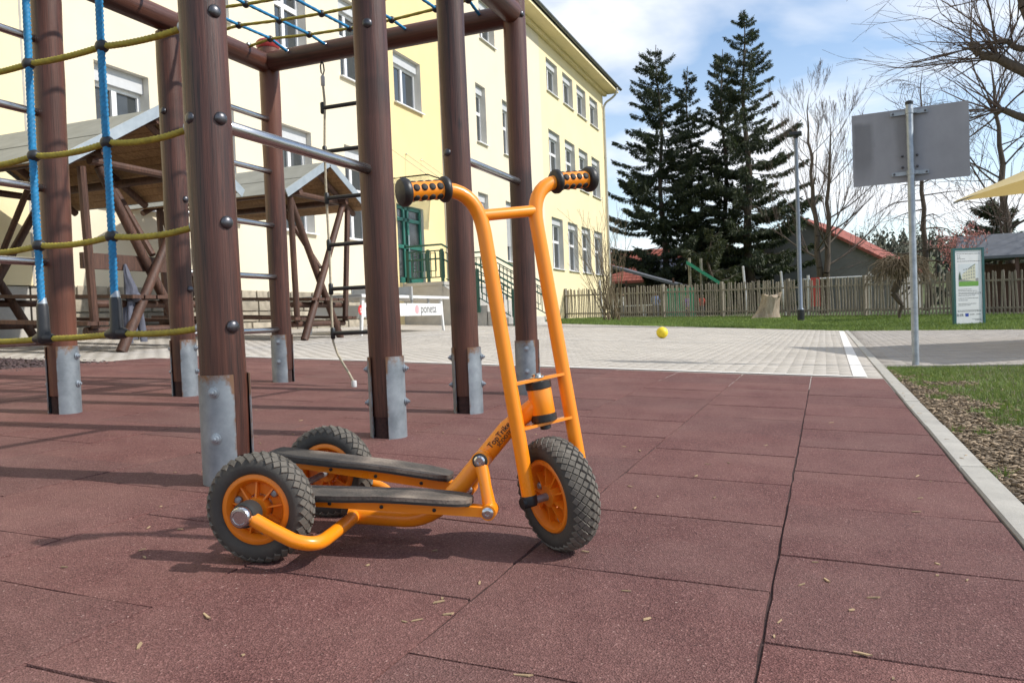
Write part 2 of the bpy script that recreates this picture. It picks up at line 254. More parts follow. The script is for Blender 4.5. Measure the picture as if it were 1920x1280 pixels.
# ------------------------------------------------------------------ mesh helpers
SX = -0.04682
def gz(x): return SX*max(-14.0, min(x, 0.45))
class MB:
    def __init__(s): s.v = []; s.f = []; s.mi = []; s.cur = 0
    def add(s, vs, fs):
        o = len(s.v); s.v += [tuple(p) for p in vs]; s.f += [tuple(i+o for i in f) for f in fs]; s.mi += [s.cur]*len(fs); return s
    def box(s, c, d, R=None):
        R = R or Matrix.Identity(3); c = Vector(c); h = Vector(d)/2
        vs = [c+R@Vector((sx*h.x, sy*h.y, sz*h.z)) for sx in (-1, 1) for sy in (-1, 1) for sz in (-1, 1)]
        return s.add(vs, [(0,1,3,2),(4,6,7,5),(0,4,5,1),(2,3,7,6),(0,2,6,4),(1,5,7,3)])
    def cbox(s, c, d, e, R=None):                      # chamfered top box
        R = R or Matrix.Identity(3); c = Vector(c); hx, hy, hz = d[0]/2, d[1]/2, d[2]/2
        lay = [(hx, hy, -hz), (hx, hy, hz-e), (hx-e, hy-e, hz)]
        vs = [c+R@Vector((sx*a, sy*b_, z)) for a, b_, z in lay for sx, sy in ((-1,-1),(1,-1),(1,1),(-1,1))]
        fs = [(0,3,2,1), (8,9,10,11)]
        for k in range(2):
            for i in range(4): j = (i+1) % 4; fs.append((k*4+i, k*4+j, k*4+4+j, k*4+4+i))
        return s.add(vs, fs)
    def quad(s, *p): return s.add(p, [tuple(range(len(p)))])
    def prism(s, pts, d):                               # polygon extruded by vector d
        n_ = len(pts); d = Vector(d); a = [Vector(p) for p in pts]
        return s.add(a+[p+d for p in a], [tuple(range(n_))[::-1], tuple(range(n_, 2*n_))]+[(i, (i+1) % n_, n_+(i+1) % n_, n_+i) for i in range(n_)])
    def tube(s, pts, rad, seg=10, caps=True, lobes=0, lob=0.0, twist=0.0, flat=None):
        pts = [Vector(p) for p in pts]; n_ = len(pts)
        rad = [rad]*n_ if isinstance(rad, (int, float)) else rad
        tg = []
        for i in range(n_):
            t = pts[min(i+1, n_-1)]-pts[max(i-1, 0)]; tg.append(t.normalized() if t.length > 1e-9 else Vector((0, 0, 1)))
        a = tg[0].orthogonal().normalized()
        if flat is not None: a = (Vector(flat)-tg[0]*tg[0].dot(Vector(flat))).normalized()
        vs = []; ln = 0
        for i in range(n_):
            if i:
                a = (a-tg[i]*a.dot(tg[i])).normalized(); ln += (pts[i]-pts[i-1]).length
            b_ = tg[i].cross(a)
            for k in range(seg):
                th = 2*PI*k/seg
                r = rad[i]*(1+(lob*math.cos(lobes*th-twist*ln) if lobes else 0))
                vs.append(pts[i]+(a*math.cos(th)+b_*math.sin(th))*r)
        fs = [(i*seg+k, i*seg+(k+1) % seg, (i+1)*seg+(k+1) % seg, (i+1)*seg+k) for i in range(n_-1) for k in range(seg)]
        if caps: fs += [tuple(range(seg))[::-1], tuple(range((n_-1)*seg, n_*seg))]
        return s.add(vs, fs)
    def lathe(s, prof, seg=24, org=(0, 0, 0), ax=(0, 0, 1), closed=False):     # prof [(r, h)] about axis
        ax = Vector(ax).normalized(); a = ax.orthogonal().normalized(); b_ = ax.cross(a); o = Vector(org); n_ = len(prof)
        vs = [o+ax*h+(a*math.cos(2*PI*k/seg)+b_*math.sin(2*PI*k/seg))*r for r, h in prof for k in range(seg)]
        m_ = n_ if closed else n_-1
        fs = [(i*seg+k, i*seg+(k+1) % seg, ((i+1) % n_)*seg+(k+1) % seg, ((i+1) % n_)*seg+k) for i in range(m_) for k in range(seg)]
        if not closed: fs += [tuple(range(seg))[::-1], tuple(range((n_-1)*seg, n_*seg))]
        return s.add(vs, fs)
    def sphere(s, c, r, seg=14, rings=8, sc=(1, 1, 1)):
        vs = []; c = Vector(c)
        for i in range(rings+1):
            ph = PI*i/rings
            for k in range(seg): vs.append(c+Vector((sc[0]*math.sin(ph)*math.cos(2*PI*k/seg), sc[1]*math.sin(ph)*math.sin(2*PI*k/seg), sc[2]*math.cos(ph)))*r)
        return s.add(vs, [(i*seg+k, (i+1)*seg+k, (i+1)*seg+(k+1) % seg, i*seg+(k+1) % seg) for i in range(rings) for k in range(seg)])
    def mesh(s, name, off=(0, 0, 0), smooth=40):
        me = bpy.data.meshes.new(name); o = Vector(off)
        me.from_pydata([(p[0]-o.x, p[1]-o.y, p[2]-o.z) for p in s.v], [], s.f)
        if any(s.mi): me.polygons.foreach_set('material_index', s.mi)
        bm = bmesh.new(); bm.from_mesh(me); bmesh.ops.recalc_face_normals(bm, faces=bm.faces); bm.to_mesh(me); bm.free()
        me.shade_smooth(); me.set_sharp_from_angle(angle=math.radians(smooth)) if smooth else me.shade_flat()
        return me
def root_loc(o):
    while o.parent: o = o.parent
    return o.location
def put(name, data, mat=None, parent=None, label=None):
    o = bpy.data.objects.new(name, data); C.objects.link(o)
    if mat and data and not data.materials:
        for k in ([mat] if isinstance(mat, str) else mat): data.materials.append(MATS[k])
    if parent is not None: o.parent = parent
    if label: o['label'] = label
    return o
def part(name, mb, mat, parent, label=None, smooth=40):
    return put(name, mb.mesh(name, root_loc(parent), smooth), mat, parent, label)
def tag(o, label, cat, group=None):
    o['label'] = label; o['category'] = cat
    if group: o['group'] = group
    return o
def thing(name, label, cat, loc=(0, 0, 0), group=None):
    o = put(name, None); o.location = loc; o.empty_display_size = 0.2; return tag(o, label, cat, group)
def solo(name, mb, mat, label, cat, loc, group=None, smooth=40):
    o = put(name, mb.mesh(name, loc, smooth), mat); o.location = loc; return tag(o, label, cat, group)
def struct(name, mb, mat, smooth=40):
    o = put(name, mb.mesh(name, (0, 0, 0), smooth), mat); o['kind'] = 'structure'; return o
def fastmesh(name, V, F):                                # numpy verts, faces (n,k)
    me = bpy.data.meshes.new(name); k = F.shape[1]
    me.vertices.add(len(V)); me.vertices.foreach_set('co', V.astype(np.float32).ravel())
    me.loops.add(F.size); me.loops.foreach_set('vertex_index', F.astype(np.int32).ravel())
    me.polygons.add(len(F)); me.polygons.foreach_set('loop_start', np.arange(0, F.size, k, dtype=np.int32)); me.update(calc_edges=True); return me
def rotz(a): return Matrix.Rotation(a, 3, 'Z')
def arc(p0, p1, p2, n_=8):                               # rounded corner (quadratic)
    p0, p1, p2 = Vector(p0), Vector(p1), Vector(p2)
    return [p0*(1-t)**2+p1*2*t*(1-t)+p2*t*t for t in [i/n_ for i in range(n_+1)]]
def text_mesh(s, size, name='text'):
    cu = bpy.data.curves.new(name, 'FONT'); cu.body = s; cu.size = size; cu.extrude = 0.0006; cu.align_x = 'CENTER'; cu.align_y = 'CENTER'
    o = bpy.data.objects.new(name, cu); C.objects.link(o); bpy.context.view_layer.update()
    me = bpy.data.meshes.new_from_object(o.evaluated_get(bpy.context.evaluated_depsgraph_get())); me.materials.clear()
    bpy.data.objects.remove(o); bpy.data.curves.remove(cu); return me
def text_part(s, size, mat, parent, loc, xdir, ydir, name='lettering', label=None):
    me = text_mesh(s, size); x = Vector(xdir).normalized(); y = Vector(ydir).normalized(); z = x.cross(y)
    o = loc-root_loc(parent)
    me.transform(Matrix(((x.x, y.x, z.x, o.x), (x.y, y.y, z.y, o.y), (x.z, y.z, z.z, o.z), (0, 0, 0, 1))))
    return put(name, me, mat, parent, label)
# ------------------------------------------------------------------ the ground
def Ye(x): return 22.6-0.42*(x+7.05) if x < 0.47 else 19.44-0.82*(x-0.47)
def Yf(x): return 34-0.493*(x+10.6)
def lawn_z(x, y):
    t = max(0.0, min(1.0, (y-Ye(x))/(Yf(x)-Ye(x)))); xc = max(-14, min(x, 9))
    return gz(x)*(1-t)+(0.2-0.0236*xc)*t
b = MB(); xs = [-900, -60, -14, -7, 0.45, 9, 60, 900]; ys = [-60, -10, 5, 20, 60, 200, 1800]
b.add([(x, y, gz(x)-0.09) for y in ys for x in xs], [(j*8+i, j*8+i+1, (j+1)*8+i+1, (j+1)*8+i) for j in range(6) for i in range(7)])
struct('ground', b, 'far_ground')
b = MB(); xs = [-13+i*1.1 for i in range(31)]; ny = 24
V = []
for j in range(ny+1):
    for x in xs:
        y0 = Ye(x)-0.05; y = y0+(75-y0)*(j/ny)**1.7; V.append((x, y, lawn_z(x, y)-0.01+(0.012*math.sin(x*3.1+y*2.3) if j else -0.01)))
b.add(V, [(j*31+i, j*31+i+1, (j+1)*31+i+1, (j+1)*31+i) for j in range(ny) for i in range(30)])
struct('lawn', b, 'turf')
b = MB(); xs = [0.487+i*0.3 for i in range(30)]; ys = [-2+i*0.33 for i in range(31)]
b.add([(x, min(y, 7.9), -0.035+0.012*math.sin(x*7+y*3)*math.sin(y*5)) for y in ys for x in xs], [(j*30+i, j*30+i+1, (j+1)*30+i+1, (j+1)*30+i) for j in range(30) for i in range(29)])
struct('soil_bed', b, 'soil')
# rubber floor: slab + tiles
b = MB(); b.box((-2.76, 2.7, gz(-2.76)-0.0345), (6.32, 7.84, 0.06), Matrix.Rotation(-math.atan(SX), 3, 'Y')); floor = struct('rubber_floor', b, 'joint')
def tile_mesh(k, w=0.5045, d=0.4840):
    b = MB(); rr = random.Random(k); per = []
    for s in range(4):
        for i in range(7):
            t = i/7-0.5; p = [(t*w, -d/2), (w/2, t*d), (-t*w, d/2), (-w/2, -t*d)][s]
            per.append((p[0]+rr.uniform(-.0016, .0016), p[1]+rr.uniform(-.0016, .0016)))
    n_ = len(per); q = 0.9900
    V = [(x, y, -0.03) for x, y in per]+[(x, y, -0.007) for x, y in per]+[(x*q+rr.uniform(-.001, .001), y*q+rr.uniform(-.001, .001), 0) for x, y in per]
    F = [(k_*n_+i, k_*n_+(i+1) % n_, (k_+1)*n_+(i+1) % n_, (k_+1)*n_+i) for k_ in range(2) for i in range(n_)]+[tuple(range(2*n_, 3*n_))]
    b.add(V, F); me = b.mesh('tile', smooth=60); me.materials.append(MATS['rubber']); return me
tms = [tile_mesh(k) for k in range(5)]
slope = -math.atan(SX)
for c in range(13):
    xr = 0.397-0.507*c if c else 0.397
    xc = xr-0.251-(0.0 if c else 0.0); off = 1.333+(0.244 if c % 2 else 0)
    for k in range(-5, 12):
        y0 = off+0.4875*k; y1 = y0+0.4875
        if y0 > 6.55 or y1 < -0.6: continue
        sc = 1.0
        if y1 > 6.63: sc = (6.63-y0)/0.4875; y1 = 6.63
        o = put('tile', tms[(c*3+k*7) % 5], None, floor)
        o.location = (xc, (y0+y1)/2, gz(xc)+random.uniform(-.0015, .0008)); o.scale = (1, sc, 1)
        o.rotation_euler = (random.uniform(-.002, .002), slope+random.uniform(-.0015, .0015), random.uniform(-.002, .002))
# kerb stones
b = MB(); b.box((0.442, 9.3, gz(0.44)-0.09), (0.07, 21.0, 0.06)); kerb = struct('kerb', b, 'concrete')
kb = MB(); kb.cbox((0, 0, -0.1), (0.082, 0.994, 0.2), 0.006); km = kb.mesh('kerb_stone', smooth=30); km.materials.append(MATS['kerb_conc'])
for k in range(21):
    o = put('kerb_stone', km, None, kerb); o.location = (0.4445, -0.96+k*1.0+0.5, gz(0.44)+0.008+random.uniform(-.002, .002)); o.rotation_euler = (random.uniform(-.002, .002), 0, random.uniform(-.002, .002))
# pavers as one mass of small stones
def pavers(name, mat, inside, x0, x1, y0, y1, zf, lx=0.2, ly=0.1):
    V = []; F = []; e = 0.002; g = 0.0015
    j = 0; y = y0
    while y < y1:
        x = x0-(lx/2 if j % 2 else 0)
        while x < x1:
            if inside(x+lx/2, y+ly/2):
                zz = random.uniform(-.0012, .0012); o = len(V)
                for (a, c_, d) in ((g, g, -0.003), (g+e, g+e, 0)):
                    for px, py in ((x+a, y+c_), (x+lx-a, y+c_), (x+lx-a, y+ly-c_), (x+a, y+ly-c_)): V.append((px, py, zf(px)+d+zz))
                F += [(o+4, o+5, o+6, o+7)]+[(o+i, o+(i+1) % 4, o+4+(i+1) % 4, o+4+i) for i in range(4)]
            x += lx
        y += ly; j += 1
    o = put(name, fastmesh(name, np.array(V), np.array(F)), mat); o['kind'] = 'structure'; return o
pavers('court_paving', 'paver', lambda x, y: y < Ye(x) and (y > 6.68 or x < -6.02) and x < 0.39, -10.6, 0.42, 5.78, 27, gz)
pavers('path_paving', 'paver_grey', lambda x, y: y < Ye(x) and x > 0.49, 0.59, 8.0, 7.9, 20, gz)
b = MB(); b.quad((-10.7, 5.6, gz(-10.7)-0.0035), (0.41, 5.6, gz(0.41)-0.0035), (0.41, 20.5, gz(0.41)-0.0035), (-10.7, 26, gz(-10.7)-0.0035))
b.quad((0.48, 7.88, -0.0245), (9, 7.88, -0.0245), (9, 18, -0.0245), (0.48, 20, -0.0245)); struct('paving_bed', b, 'paver_joint')
b = MB(); b.box((4.9, 7.86, -0.075), (8.8, 0.05, 0.13)); struct('path_edging', b, 'paver_grey')
def line(x0, y0, x1, y1, w):
    d = Vector((x1-x0, y1-y0, 0)).normalized(); p = Vector((-d.y, d.x, 0))*w/2; b = MB()
    b.quad(*[(q.x, q.y, gz(q.x)+0.0045) for q in (Vector((x0, y0, 0))-p, Vector((x1, y1, 0))-p, Vector((x1, y1, 0))+p, Vector((x0, y0, 0))+p)])
    return struct('painted_line', b, 'line_white')
line(-5.9, 6.72, 0.19, 6.72, 0.075); line(0.24, 6.69, 0.33, 19.2, 0.10); line(-6.0, 12.13, 0.2, 12.15, 0.05); line(-6.48, 6.8, -6.56, 18.2, 0.06); line(-6.5, 18.2, 0.28, 16.9, 0.06)
# dark gravel bed on the left
b = MB(); b.quad((-9.5, -1, gz(-9.5)-0.03), (-5.92, -1, gz(-5.92)-0.03), (-5.92, 5.76, gz(-5.92)-0.03), (-9.5, 5.76, gz(-9.5)-0.03)); struct('gravel_bed', b, 'soil')
def scatter_boxes(name, P, dims, mat, tilt=0.5, kind='stuff'):
    n_ = len(P); a = rng.uniform(0, 2*PI, n_); t1 = rng.normal(0, tilt, n_); t2 = rng.normal(0, tilt, n_)
    ux = np.stack([np.cos(a), np.sin(a), np.tan(np.clip(t1, -1, 1))*0.5], 1); ux /= np.linalg.norm(ux, axis=1)[:, None]
    up = np.stack([-0.5*t2*np.sin(a), 0.5*t2*np.cos(a), np.ones(n_)], 1); uy = np.cross(up, ux); uy /= np.linalg.norm(uy, axis=1)[:, None]; uz = np.cross(ux, uy)
    c = np.array([(x, y, z) for x in (-1, 1) for y in (-1, 1) for z in (-1, 1)])
    V = P[:, None]+(c[None, :, 0, None]*dims[:, None, None, 0]*ux[:, None]+c[None, :, 1, None]*dims[:, None, None, 1]*uy[:, None]+c[None, :, 2, None]*dims[:, None, None, 2]*uz[:, None])/2
    F = np.array([(0,1,3,2),(4,6,7,5),(0,4,5,1),(2,3,7,6),(0,2,6,4),(1,5,7,3)])[None]+(np.arange(n_)*8)[:, None, None]
    o = put(name, fastmesh(name, V.reshape(-1, 3), F.reshape(-1, 4)), mat); o['kind'] = kind; return o
n_ = 9000; x = rng.uniform(-8.6, -5.9, n_); y = rng.uniform(2.2, 5.76, n_); z = SX*x-0.018+rng.uniform(-.01, .012, n_)
o = scatter_boxes('dark_gravel', np.stack([x, y, z], 1), rng.uniform(0.012, 0.04, (n_, 3))*[1, .8, .5], 'gravel'); tag(o, 'dark reddish brown bark and gravel bed beside the red rubber tiles', 'gravel')
# soil bed: bark chips and grass
def grass_mask(x, y):
    xb = np.interp(y, [-2, 3.0, 3.6, 3.95, 4.1, 4.44, 5.0, 5.6, 6.0, 6.5, 7.2, 7.9], [9, 6, 2.6, 1.1, 0.74, 0.71, 0.80, 0.70, 0.62, 0.62, 0.50, 0.42])
    wob = 0.05*np.sin(x*19+y*5)+0.05*np.sin(y*13+1.3*x)+0.03*np.sin(x*41-y*27)
    bare = ((x-0.78)**2/0.03+(y-6.2)**2/0.03) < 1
    tuft = (((x-0.60)**2+(y-3.87)**2/3) < 0.0012) | (((x-0.52)**2+(y-3.95)**2/3) < 0.0008) | (((x-0.51)**2+(y-2.95)**2/3) < 0.0006) | (((x-0.60)**2+(y-5.3)**2/4) < 0.0035)
    return ((x > xb+wob) & ~bare) | tuft
def blades(name, P, h, w, lean, mat='grass'):
    n_ = len(P); a = rng.uniform(0, 2*PI, n_); la = rng.uniform(0, 2*PI, n_); le = np.abs(rng.normal(0, lean, n_))*h
    d = np.stack([np.cos(a), np.sin(a), np.zeros(n_)], 1)*w[:, None]/2
    mid = P+np.stack([np.cos(la)*le*.35, np.sin(la)*le*.35, h*.6], 1); tip = P+np.stack([np.cos(la)*le, np.sin(la)*le, h], 1)
    V = np.stack([P-d, P+d, mid+d*.75, mid-d*.75, tip], 1).reshape(-1, 3); k = (np.arange(n_)*5)[:, None]
    me = bpy.data.meshes.new(name); F4 = (np.array([[0, 1, 2, 3]])+k); F3 = (np.array([[3, 2, 4]])+k)
    me.vertices.add(len(V)); me.vertices.foreach_set('co', V.astype(np.float32).ravel())
    lp = np.concatenate([F4.ravel(), F3.ravel()]).astype(np.int32); st = np.concatenate([np.arange(n_)*4, n_*4+np.arange(n_)*3]).astype(np.int32)
    me.loops.add(len(lp)); me.loops.foreach_set('vertex_index', lp); me.polygons.add(2*n_); me.polygons.foreach_set('loop_start', st); me.update(calc_edges=True)
    return put(name, me, mat)
x = 0.5+3.6*rng.uniform(0, 1, 90000)**1.4; y = rng.uniform(2.2, 7.85, 90000); k = grass_mask(x, y) & (rng.uniform(0, 1, 90000) < 1); x, y = x[k], y[k]
o = blades('grass', np.stack([x, y, np.full(len(x), -.04)], 1), rng.uniform(.015, .05, len(x)), rng.uniform(.002, .0055, len(x)), 0.8)
o['kind'] = 'stuff'; tag(o, 'short green lawn grass beside the bark chips and path', 'grass')
nn = 150000; x = rng.uniform(-9.5, 7, nn); t = rng.uniform(0, 1, nn)**1.25
ye = np.array([Ye(a) for a in x]); yf = np.array([Yf(a) for a in x])+1.5; y = ye+t*(yf-ye)+0.1*rng.normal(0, 1, nn)*0.4; y = np.maximum(y, ye-0.06-0.05*np.sin(x*6))
z = np.array([lawn_z(a, c_) for a, c_ in zip(x, y)])
o = blades('grass', np.stack([x, y, z-.012], 1), rng.uniform(.03, .085, nn), rng.uniform(.008, .016, nn), 0.5)
o['kind'] = 'stuff'; tag(o, 'strip of green lawn in front of the wooden picket fence', 'grass')
x = 0.49+np.abs(rng.normal(0, 0.5, 26000)); y = rng.uniform(0.6, 7.6, 26000); k = (~grass_mask(x, y) | (rng.uniform(0, 1, 26000) < 0.06)) & (x < 4) & (rng.uniform(0, 1, 26000) < np.interp(y, [0, 4.6, 5.6, 7.6], [1, .8, .35, .15])); x, y = x[k], y[k]; n_ = len(x)
o = scatter_boxes('bark_chips', np.stack([x, y, -.022+rng.uniform(-.008, .010, n_)], 1), np.stack([rng.uniform(.008, .042, n_), rng.uniform(.004, .012, n_), rng.uniform(.0015, .0045, n_)], 1), 'chip', 0.3)
tag(o, 'brown bark chips strewn over bare soil behind the kerb', 'bark chips')
def chip_at(x, y, z, L_=None):
    b = MB(); l_ = L_ or random.uniform(.006, .026); w = random.uniform(.0025, .0055); hh = random.uniform(.001, .0025); k = random.uniform(-.3, .3)
    b.prism([(-l_/2, -w/2, 0), (l_*.1, -w/2*(1+k), 0), (l_/2, -w*.2, 0), (l_*.42, w/2, 0), (-l_*.3, w/2*(1-k), 0)], (0, 0, hh))
    o = solo('wood_chip', b, 'chip_pale', 'small pale wood chip lying loose on the red rubber tiles', 'wood chip', (0, 0, 0), 'wood chips on the rubber tiles', smooth=20)
    o.location = (x, y, z); o.rotation_euler = (0, slope, random.uniform(0, 2*PI)); return o
spots = [(-.65, 2.95, .04), (-1.35, 1.3, .016), (-1.0, 1.09, .04), (-1.45, 1.19, .02), (-.01, 1.68, .026), (.07, 1.61, .024), (.03, 1.53, .013), (.04, 1.34, .03), (.26, 2.84, .03), (.21, 2.34, .024), (-.085, 1.43, .02), (-.09, 1.36, .012), (-.61, 2.05, .03), (-.55, 2.35, .022), (-.3, 2.3, .016), (-.62, 1.25, .02), (-.42, 1.08, .03), (.02, 1.1, .014)]
for k in range(70): 
    yy = 0.95+abs(random.gauss(0, 1.9)); spots.append((random.uniform(-0.38*yy*2.2-0.3, 0.39), yy, None))
for (xx, yy, ll) in spots:
    if xx > -5.7 and yy < 6.5: chip_at(xx, yy, gz(xx)+0.0008, ll)
for k in range(16):
    yy = random.uniform(1.4, 6.5); o = chip_at(random.uniform(.41, .48), yy, gz(.45)+.0095); o['label'] = 'small wood chip lying on the pale concrete kerb'; o['group'] = 'wood chips on the kerb'
#PART3
# ------------------------------------------------------------------ school building
XF = -10.6; G0 = 0.40
bl = thing('school_building', 'long three storey school in cream and yellow plaster with grey window reveals', 'building', (XF, 20, G0))
def wall(y0, y1, z0, z1, holes, mat, x=XF, depth=0.30):
    ys = sorted({y0, y1, *[h[0] for h in holes], *[h[1] for h in holes]}); zs = sorted({z0, z1, *[h[2] for h in holes], *[h[3] for h in holes]})
    b = MB()
    for i in range(len(ys)-1):
        for j in range(len(zs)-1):
            cy, cz = (ys[i]+ys[i+1])/2, (zs[j]+zs[j+1])/2
            if any(h[0] < cy < h[1] and h[2] < cz < h[3] for h in holes): continue
            b.quad((x, ys[i], zs[j]), (x, ys[i+1], zs[j]), (x, ys[i+1], zs[j+1]), (x, ys[i], zs[j+1]))
    part('wall', b, mat, bl, smooth=0)
def window(y0, y1, z0, z1, x=XF, n_=2, shut=0.27, drop=0.0, kind='w'):
    b = MB(); d = 0.24; rx = x-d                                     # reveal as the window's lining
    b.quad((x, y0, z0), (rx, y0, z0), (rx, y0, z1), (x, y0, z1)); b.quad((x, y1, z0), (x, y1, z1), (rx, y1, z1), (rx, y1, z0)); b.quad((x, y0, z1), (rx, y0, z1), (rx, y1, z1), (x, y1, z1))
    w = part('window', b, 'reveal', bl, smooth=0)
    f = MB(); fx = rx+0.0; t = 0.065; zt = z1-shut
    f.box((fx, y0+t/2, (z0+zt)/2), (0.07, t, zt-z0)); f.box((fx, y1-t/2, (z0+zt)/2), (0.07, t, zt-z0)); f.box((fx, (y0+y1)/2, z0+t/2), (0.068, y1-y0-2*t, t)); f.box((fx, (y0+y1)/2, zt-t/2), (0.068, y1-y0-2*t, t))
    for k in range(1, n_): f.box((fx+.004, y0+(y1-y0)*k/n_, (z0+zt)/2), (0.07, 0.10, zt-z0-2*t))
    if z1-z0 > 1.9: f.box((fx+.006, (y0+y1)/2, z0+(zt-z0)*0.62), (0.066, y1-y0-2*t-.004, 0.11))
    part('frame', f, 'window_white', w, smooth=0)
    g = MB(); g.box((fx-.01, (y0+y1)/2, (z0+zt)/2), (0.01, y1-y0-2*t+.02, zt-z0-2*t+.02)); part('pane', g, 'glass_dark', w, smooth=0)
    g = MB(); g.box((rx+0.055, (y0+y1)/2, z1-shut/2-.002), (0.12, y1-y0-.012, shut-.004)); part('shutter_box', g, 'shutter', w, smooth=0)
    if drop:
        k = int((zt-z0)*drop/0.06)
        g = MB()
        for i in range(k): g.box((rx+0.06, (y0+y1)/2, zt-0.03-i*0.06), (0.025, y1-y0-.06, 0.052), Matrix.Rotation(0.35, 3, 'Y'))
        part('blind', g, 'shutter', w, smooth=0)
    elif random.random() < 0.75:
        g = MB(); yy = random.choice((y0+.12, (y0+y1)/2+.08)); g.box((rx-.05, yy+.16, (z0+zt)/2), (0.02, 0.3, zt-z0-.1)); part('curtain', g, 'curtain', w, smooth=0)
    g = MB(); g.box((x-.06, (y0+y1)/2, z0-.018), (0.30, y1-y0+.08, 0.032), Matrix.Rotation(0.06, 3, 'Y')); part('sill', g, 'window_white', w, smooth=0)
rows = [(2.62, 4.86), (6.49, 8.42), (10.05, 11.45)]
def section(y0, y1, cols, mat, rws, extra=(), x=XF, z0=1.28):
    holes = [(a, c_, r[0], r[1]) for a, c_ in cols for r in rws]+list(extra)
    wall(y0, y1, z0, 12.2, holes, mat, x)
    for a, c_ in cols:
        for r in rws: window(a, c_, r[0], r[1], x, 1 if c_-a < 1.0 else 2)
wall(-6, 8.43, 1.28, 12.2, [], 'plaster_pale_yellow', XF+.03)
b = MB(); b.box((XF+.015, 8.45, 6.7), (.028, .04, 10.8)); part('expansion_joint', b, 'mortar', bl, smooth=0)
section(8.43, 18.3, [(9.71, 10.82), (11.8, 12.95), (14.38, 15.5), (16.84, 17.95)], 'plaster_cream', rows)
section(18.3, 22.2, [], 'plaster_yellow', [], [(19.4, 20.98, 6.48, 7.87), (19.25, 20.8, 1.62, 3.74)], x=XF+.02, z0=0.4)
window(19.4, 20.98, 6.48, 7.87, XF+.02)
wall(22.2, 31.8, 0.4, 12.2, [(25.0, 25.85, 6.48, 8.42), (27.4, 28.25, 6.48, 8.42), (24.88, 25.75, 2.62, 4.79), (27.38, 28.22, 2.62, 4.79), (25.55, 26.9, 10.05, 11.42)], 'plaster_cream')
window(25.0, 25.85, 6.48, 8.42, n_=1); window(27.4, 28.25, 6.48, 8.42, n_=1); window(24.88, 25.75, 2.62, 4.79, n_=1, drop=.75); window(27.38, 28.22, 2.62, 4.79, n_=1, drop=.7); window(25.55, 26.9, 10.05, 11.42)
section(31.8, 42.1, [(32.65, 34.2), (34.95, 36.5), (37.15, 38.7), (39.4, 40.95)], 'plaster_pale_yellow', [(2.6, 4.77), (6.5, 8.45), (10.05, 11.43)], z0=0.35)
# closing walls and roof
b = MB(); b.quad((XF, 42.1, .3), (XF-11, 42.1, .3), (XF-11, 42.1, 12.2), (XF-5.5, 42.1, 15.6), (XF, 42.1, 12.2)); b.quad((XF-11, -6, .3), (XF-11, 42.1, .3), (XF-11, 42.1, 12.2), (XF-11, -6, 12.2)); b.quad((XF, -6, .3), (XF-11, -6, .3), (XF-11, -6, 12.2), (XF-5.5, -6, 15.6), (XF, -6, 12.2)); part('wall', b, 'plaster_pale_yellow', bl, smooth=0)
b = MB(); R0 = 12.42
for s in (0, 1):
    xe = XF+0.75 if not s else XF-11.75; xr = XF-5.5
    b.prism([(xe, -6.5, R0), (xe, 42.75, R0), (xr, 42.75, 16.2), (xr, -6.5, 16.2)], (0, 0, .12))
rf = part('roof', b, 'roof_tile_dark', bl, smooth=0)
b = MB(); b.box((XF+.36, 18.1, 12.26), (.78, 48.9, .10)); b.box((XF+.09, 18.1, 12.13), (.17, 48.4, .16)); part('eaves', b, 'plaster_pale_yellow', rf, smooth=0)
b = MB(); b.box((XF+.70, 18.1, 12.34), (.05, 49.1, .22)); part('fascia', b, 'gutter', rf, smooth=0)
b = MB(); gp = [(math.sin(a)*.085, -math.cos(a)*.085) for a in [(-1.55+i*3.1/8) for i in range(9)]]
V = [(XF+.82+px, y, 12.46+pz) for y in (-6.5, 42.8) for px, pz in gp]; b.add(V, [(i, i+1, 9+i+1, 9+i) for i in range(8)]+[tuple(range(9)), tuple(range(9, 18))]); part('gutter', b, 'gutter', rf)
def downpipe(y, xo=.08, zt=12.35, mat='pipe'):
    b = MB(); pts = [(XF+.80, y, zt)]+arc((XF+.80, y, zt-.1), (XF+.80, y, zt-.35), (XF+xo+.35, y, zt-.55), 5)+arc((XF+xo+.2, y, zt-.63), (XF+xo, y, zt-.75), (XF+xo, y, zt-1.0), 5)+[(XF+xo, y, .4)]
    b.tube(pts, .055, 10); p = part('downpipe', b, mat, bl)
    c = MB()
    for z in (2.2, 4.4, 6.6, 8.8, 10.8): c.lathe([(.062, -.03), (.066, -.02), (.066, .02), (.062, .03)], 12, (XF+xo, y, z))
    part('pipe_clip', c, mat, p)
downpipe(22.3, .13); downpipe(42.0)
# plinth
b = MB(); b.box((XF-.05, 1.2, .82), (.06, 14.4, .90)); part('plinth', b, 'concrete', bl, smooth=0)
b = MB(); b.box((XF-.07, 13.4, .82), (.06, 9.9, .90)); pl = part('plinth', b, 'mortar', bl, smooth=0)
sm = []
for k in range(6):
    c = MB(); rr = random.Random(k); L_ = .5; H_ = .2
    V = [(sx*(0 if sx < 0 else .055+rr.uniform(-.012, .012)), sy*(L_/2-(.012 if sx > 0 else 0)), sz*(H_/2-(.01 if sx > 0 else 0))) for sx in (-1, 1) for sy in (-1, 1) for sz in (-1, 1)]
    c.add(V, [(0,1,3,2),(4,6,7,5),(0,4,5,1),(2,3,7,6),(0,2,6,4),(1,5,7,3)]); me = c.mesh('stone', smooth=0); me.materials.append(MATS['stone']); sm.append(me)
for r in range(4):
    y = 8.5+(0.2 if r % 2 else 0)
    while y < 18.2:
        w = random.uniform(.32, .78)
        o = put('stone', random.choice(sm), None, pl); o.location = (XF-.04-bl.location.x, y+w/2-bl.location.y, .47+.212*r+.1-bl.location.z); o.scale = (1, (w-.018)/.5, 1); y += w
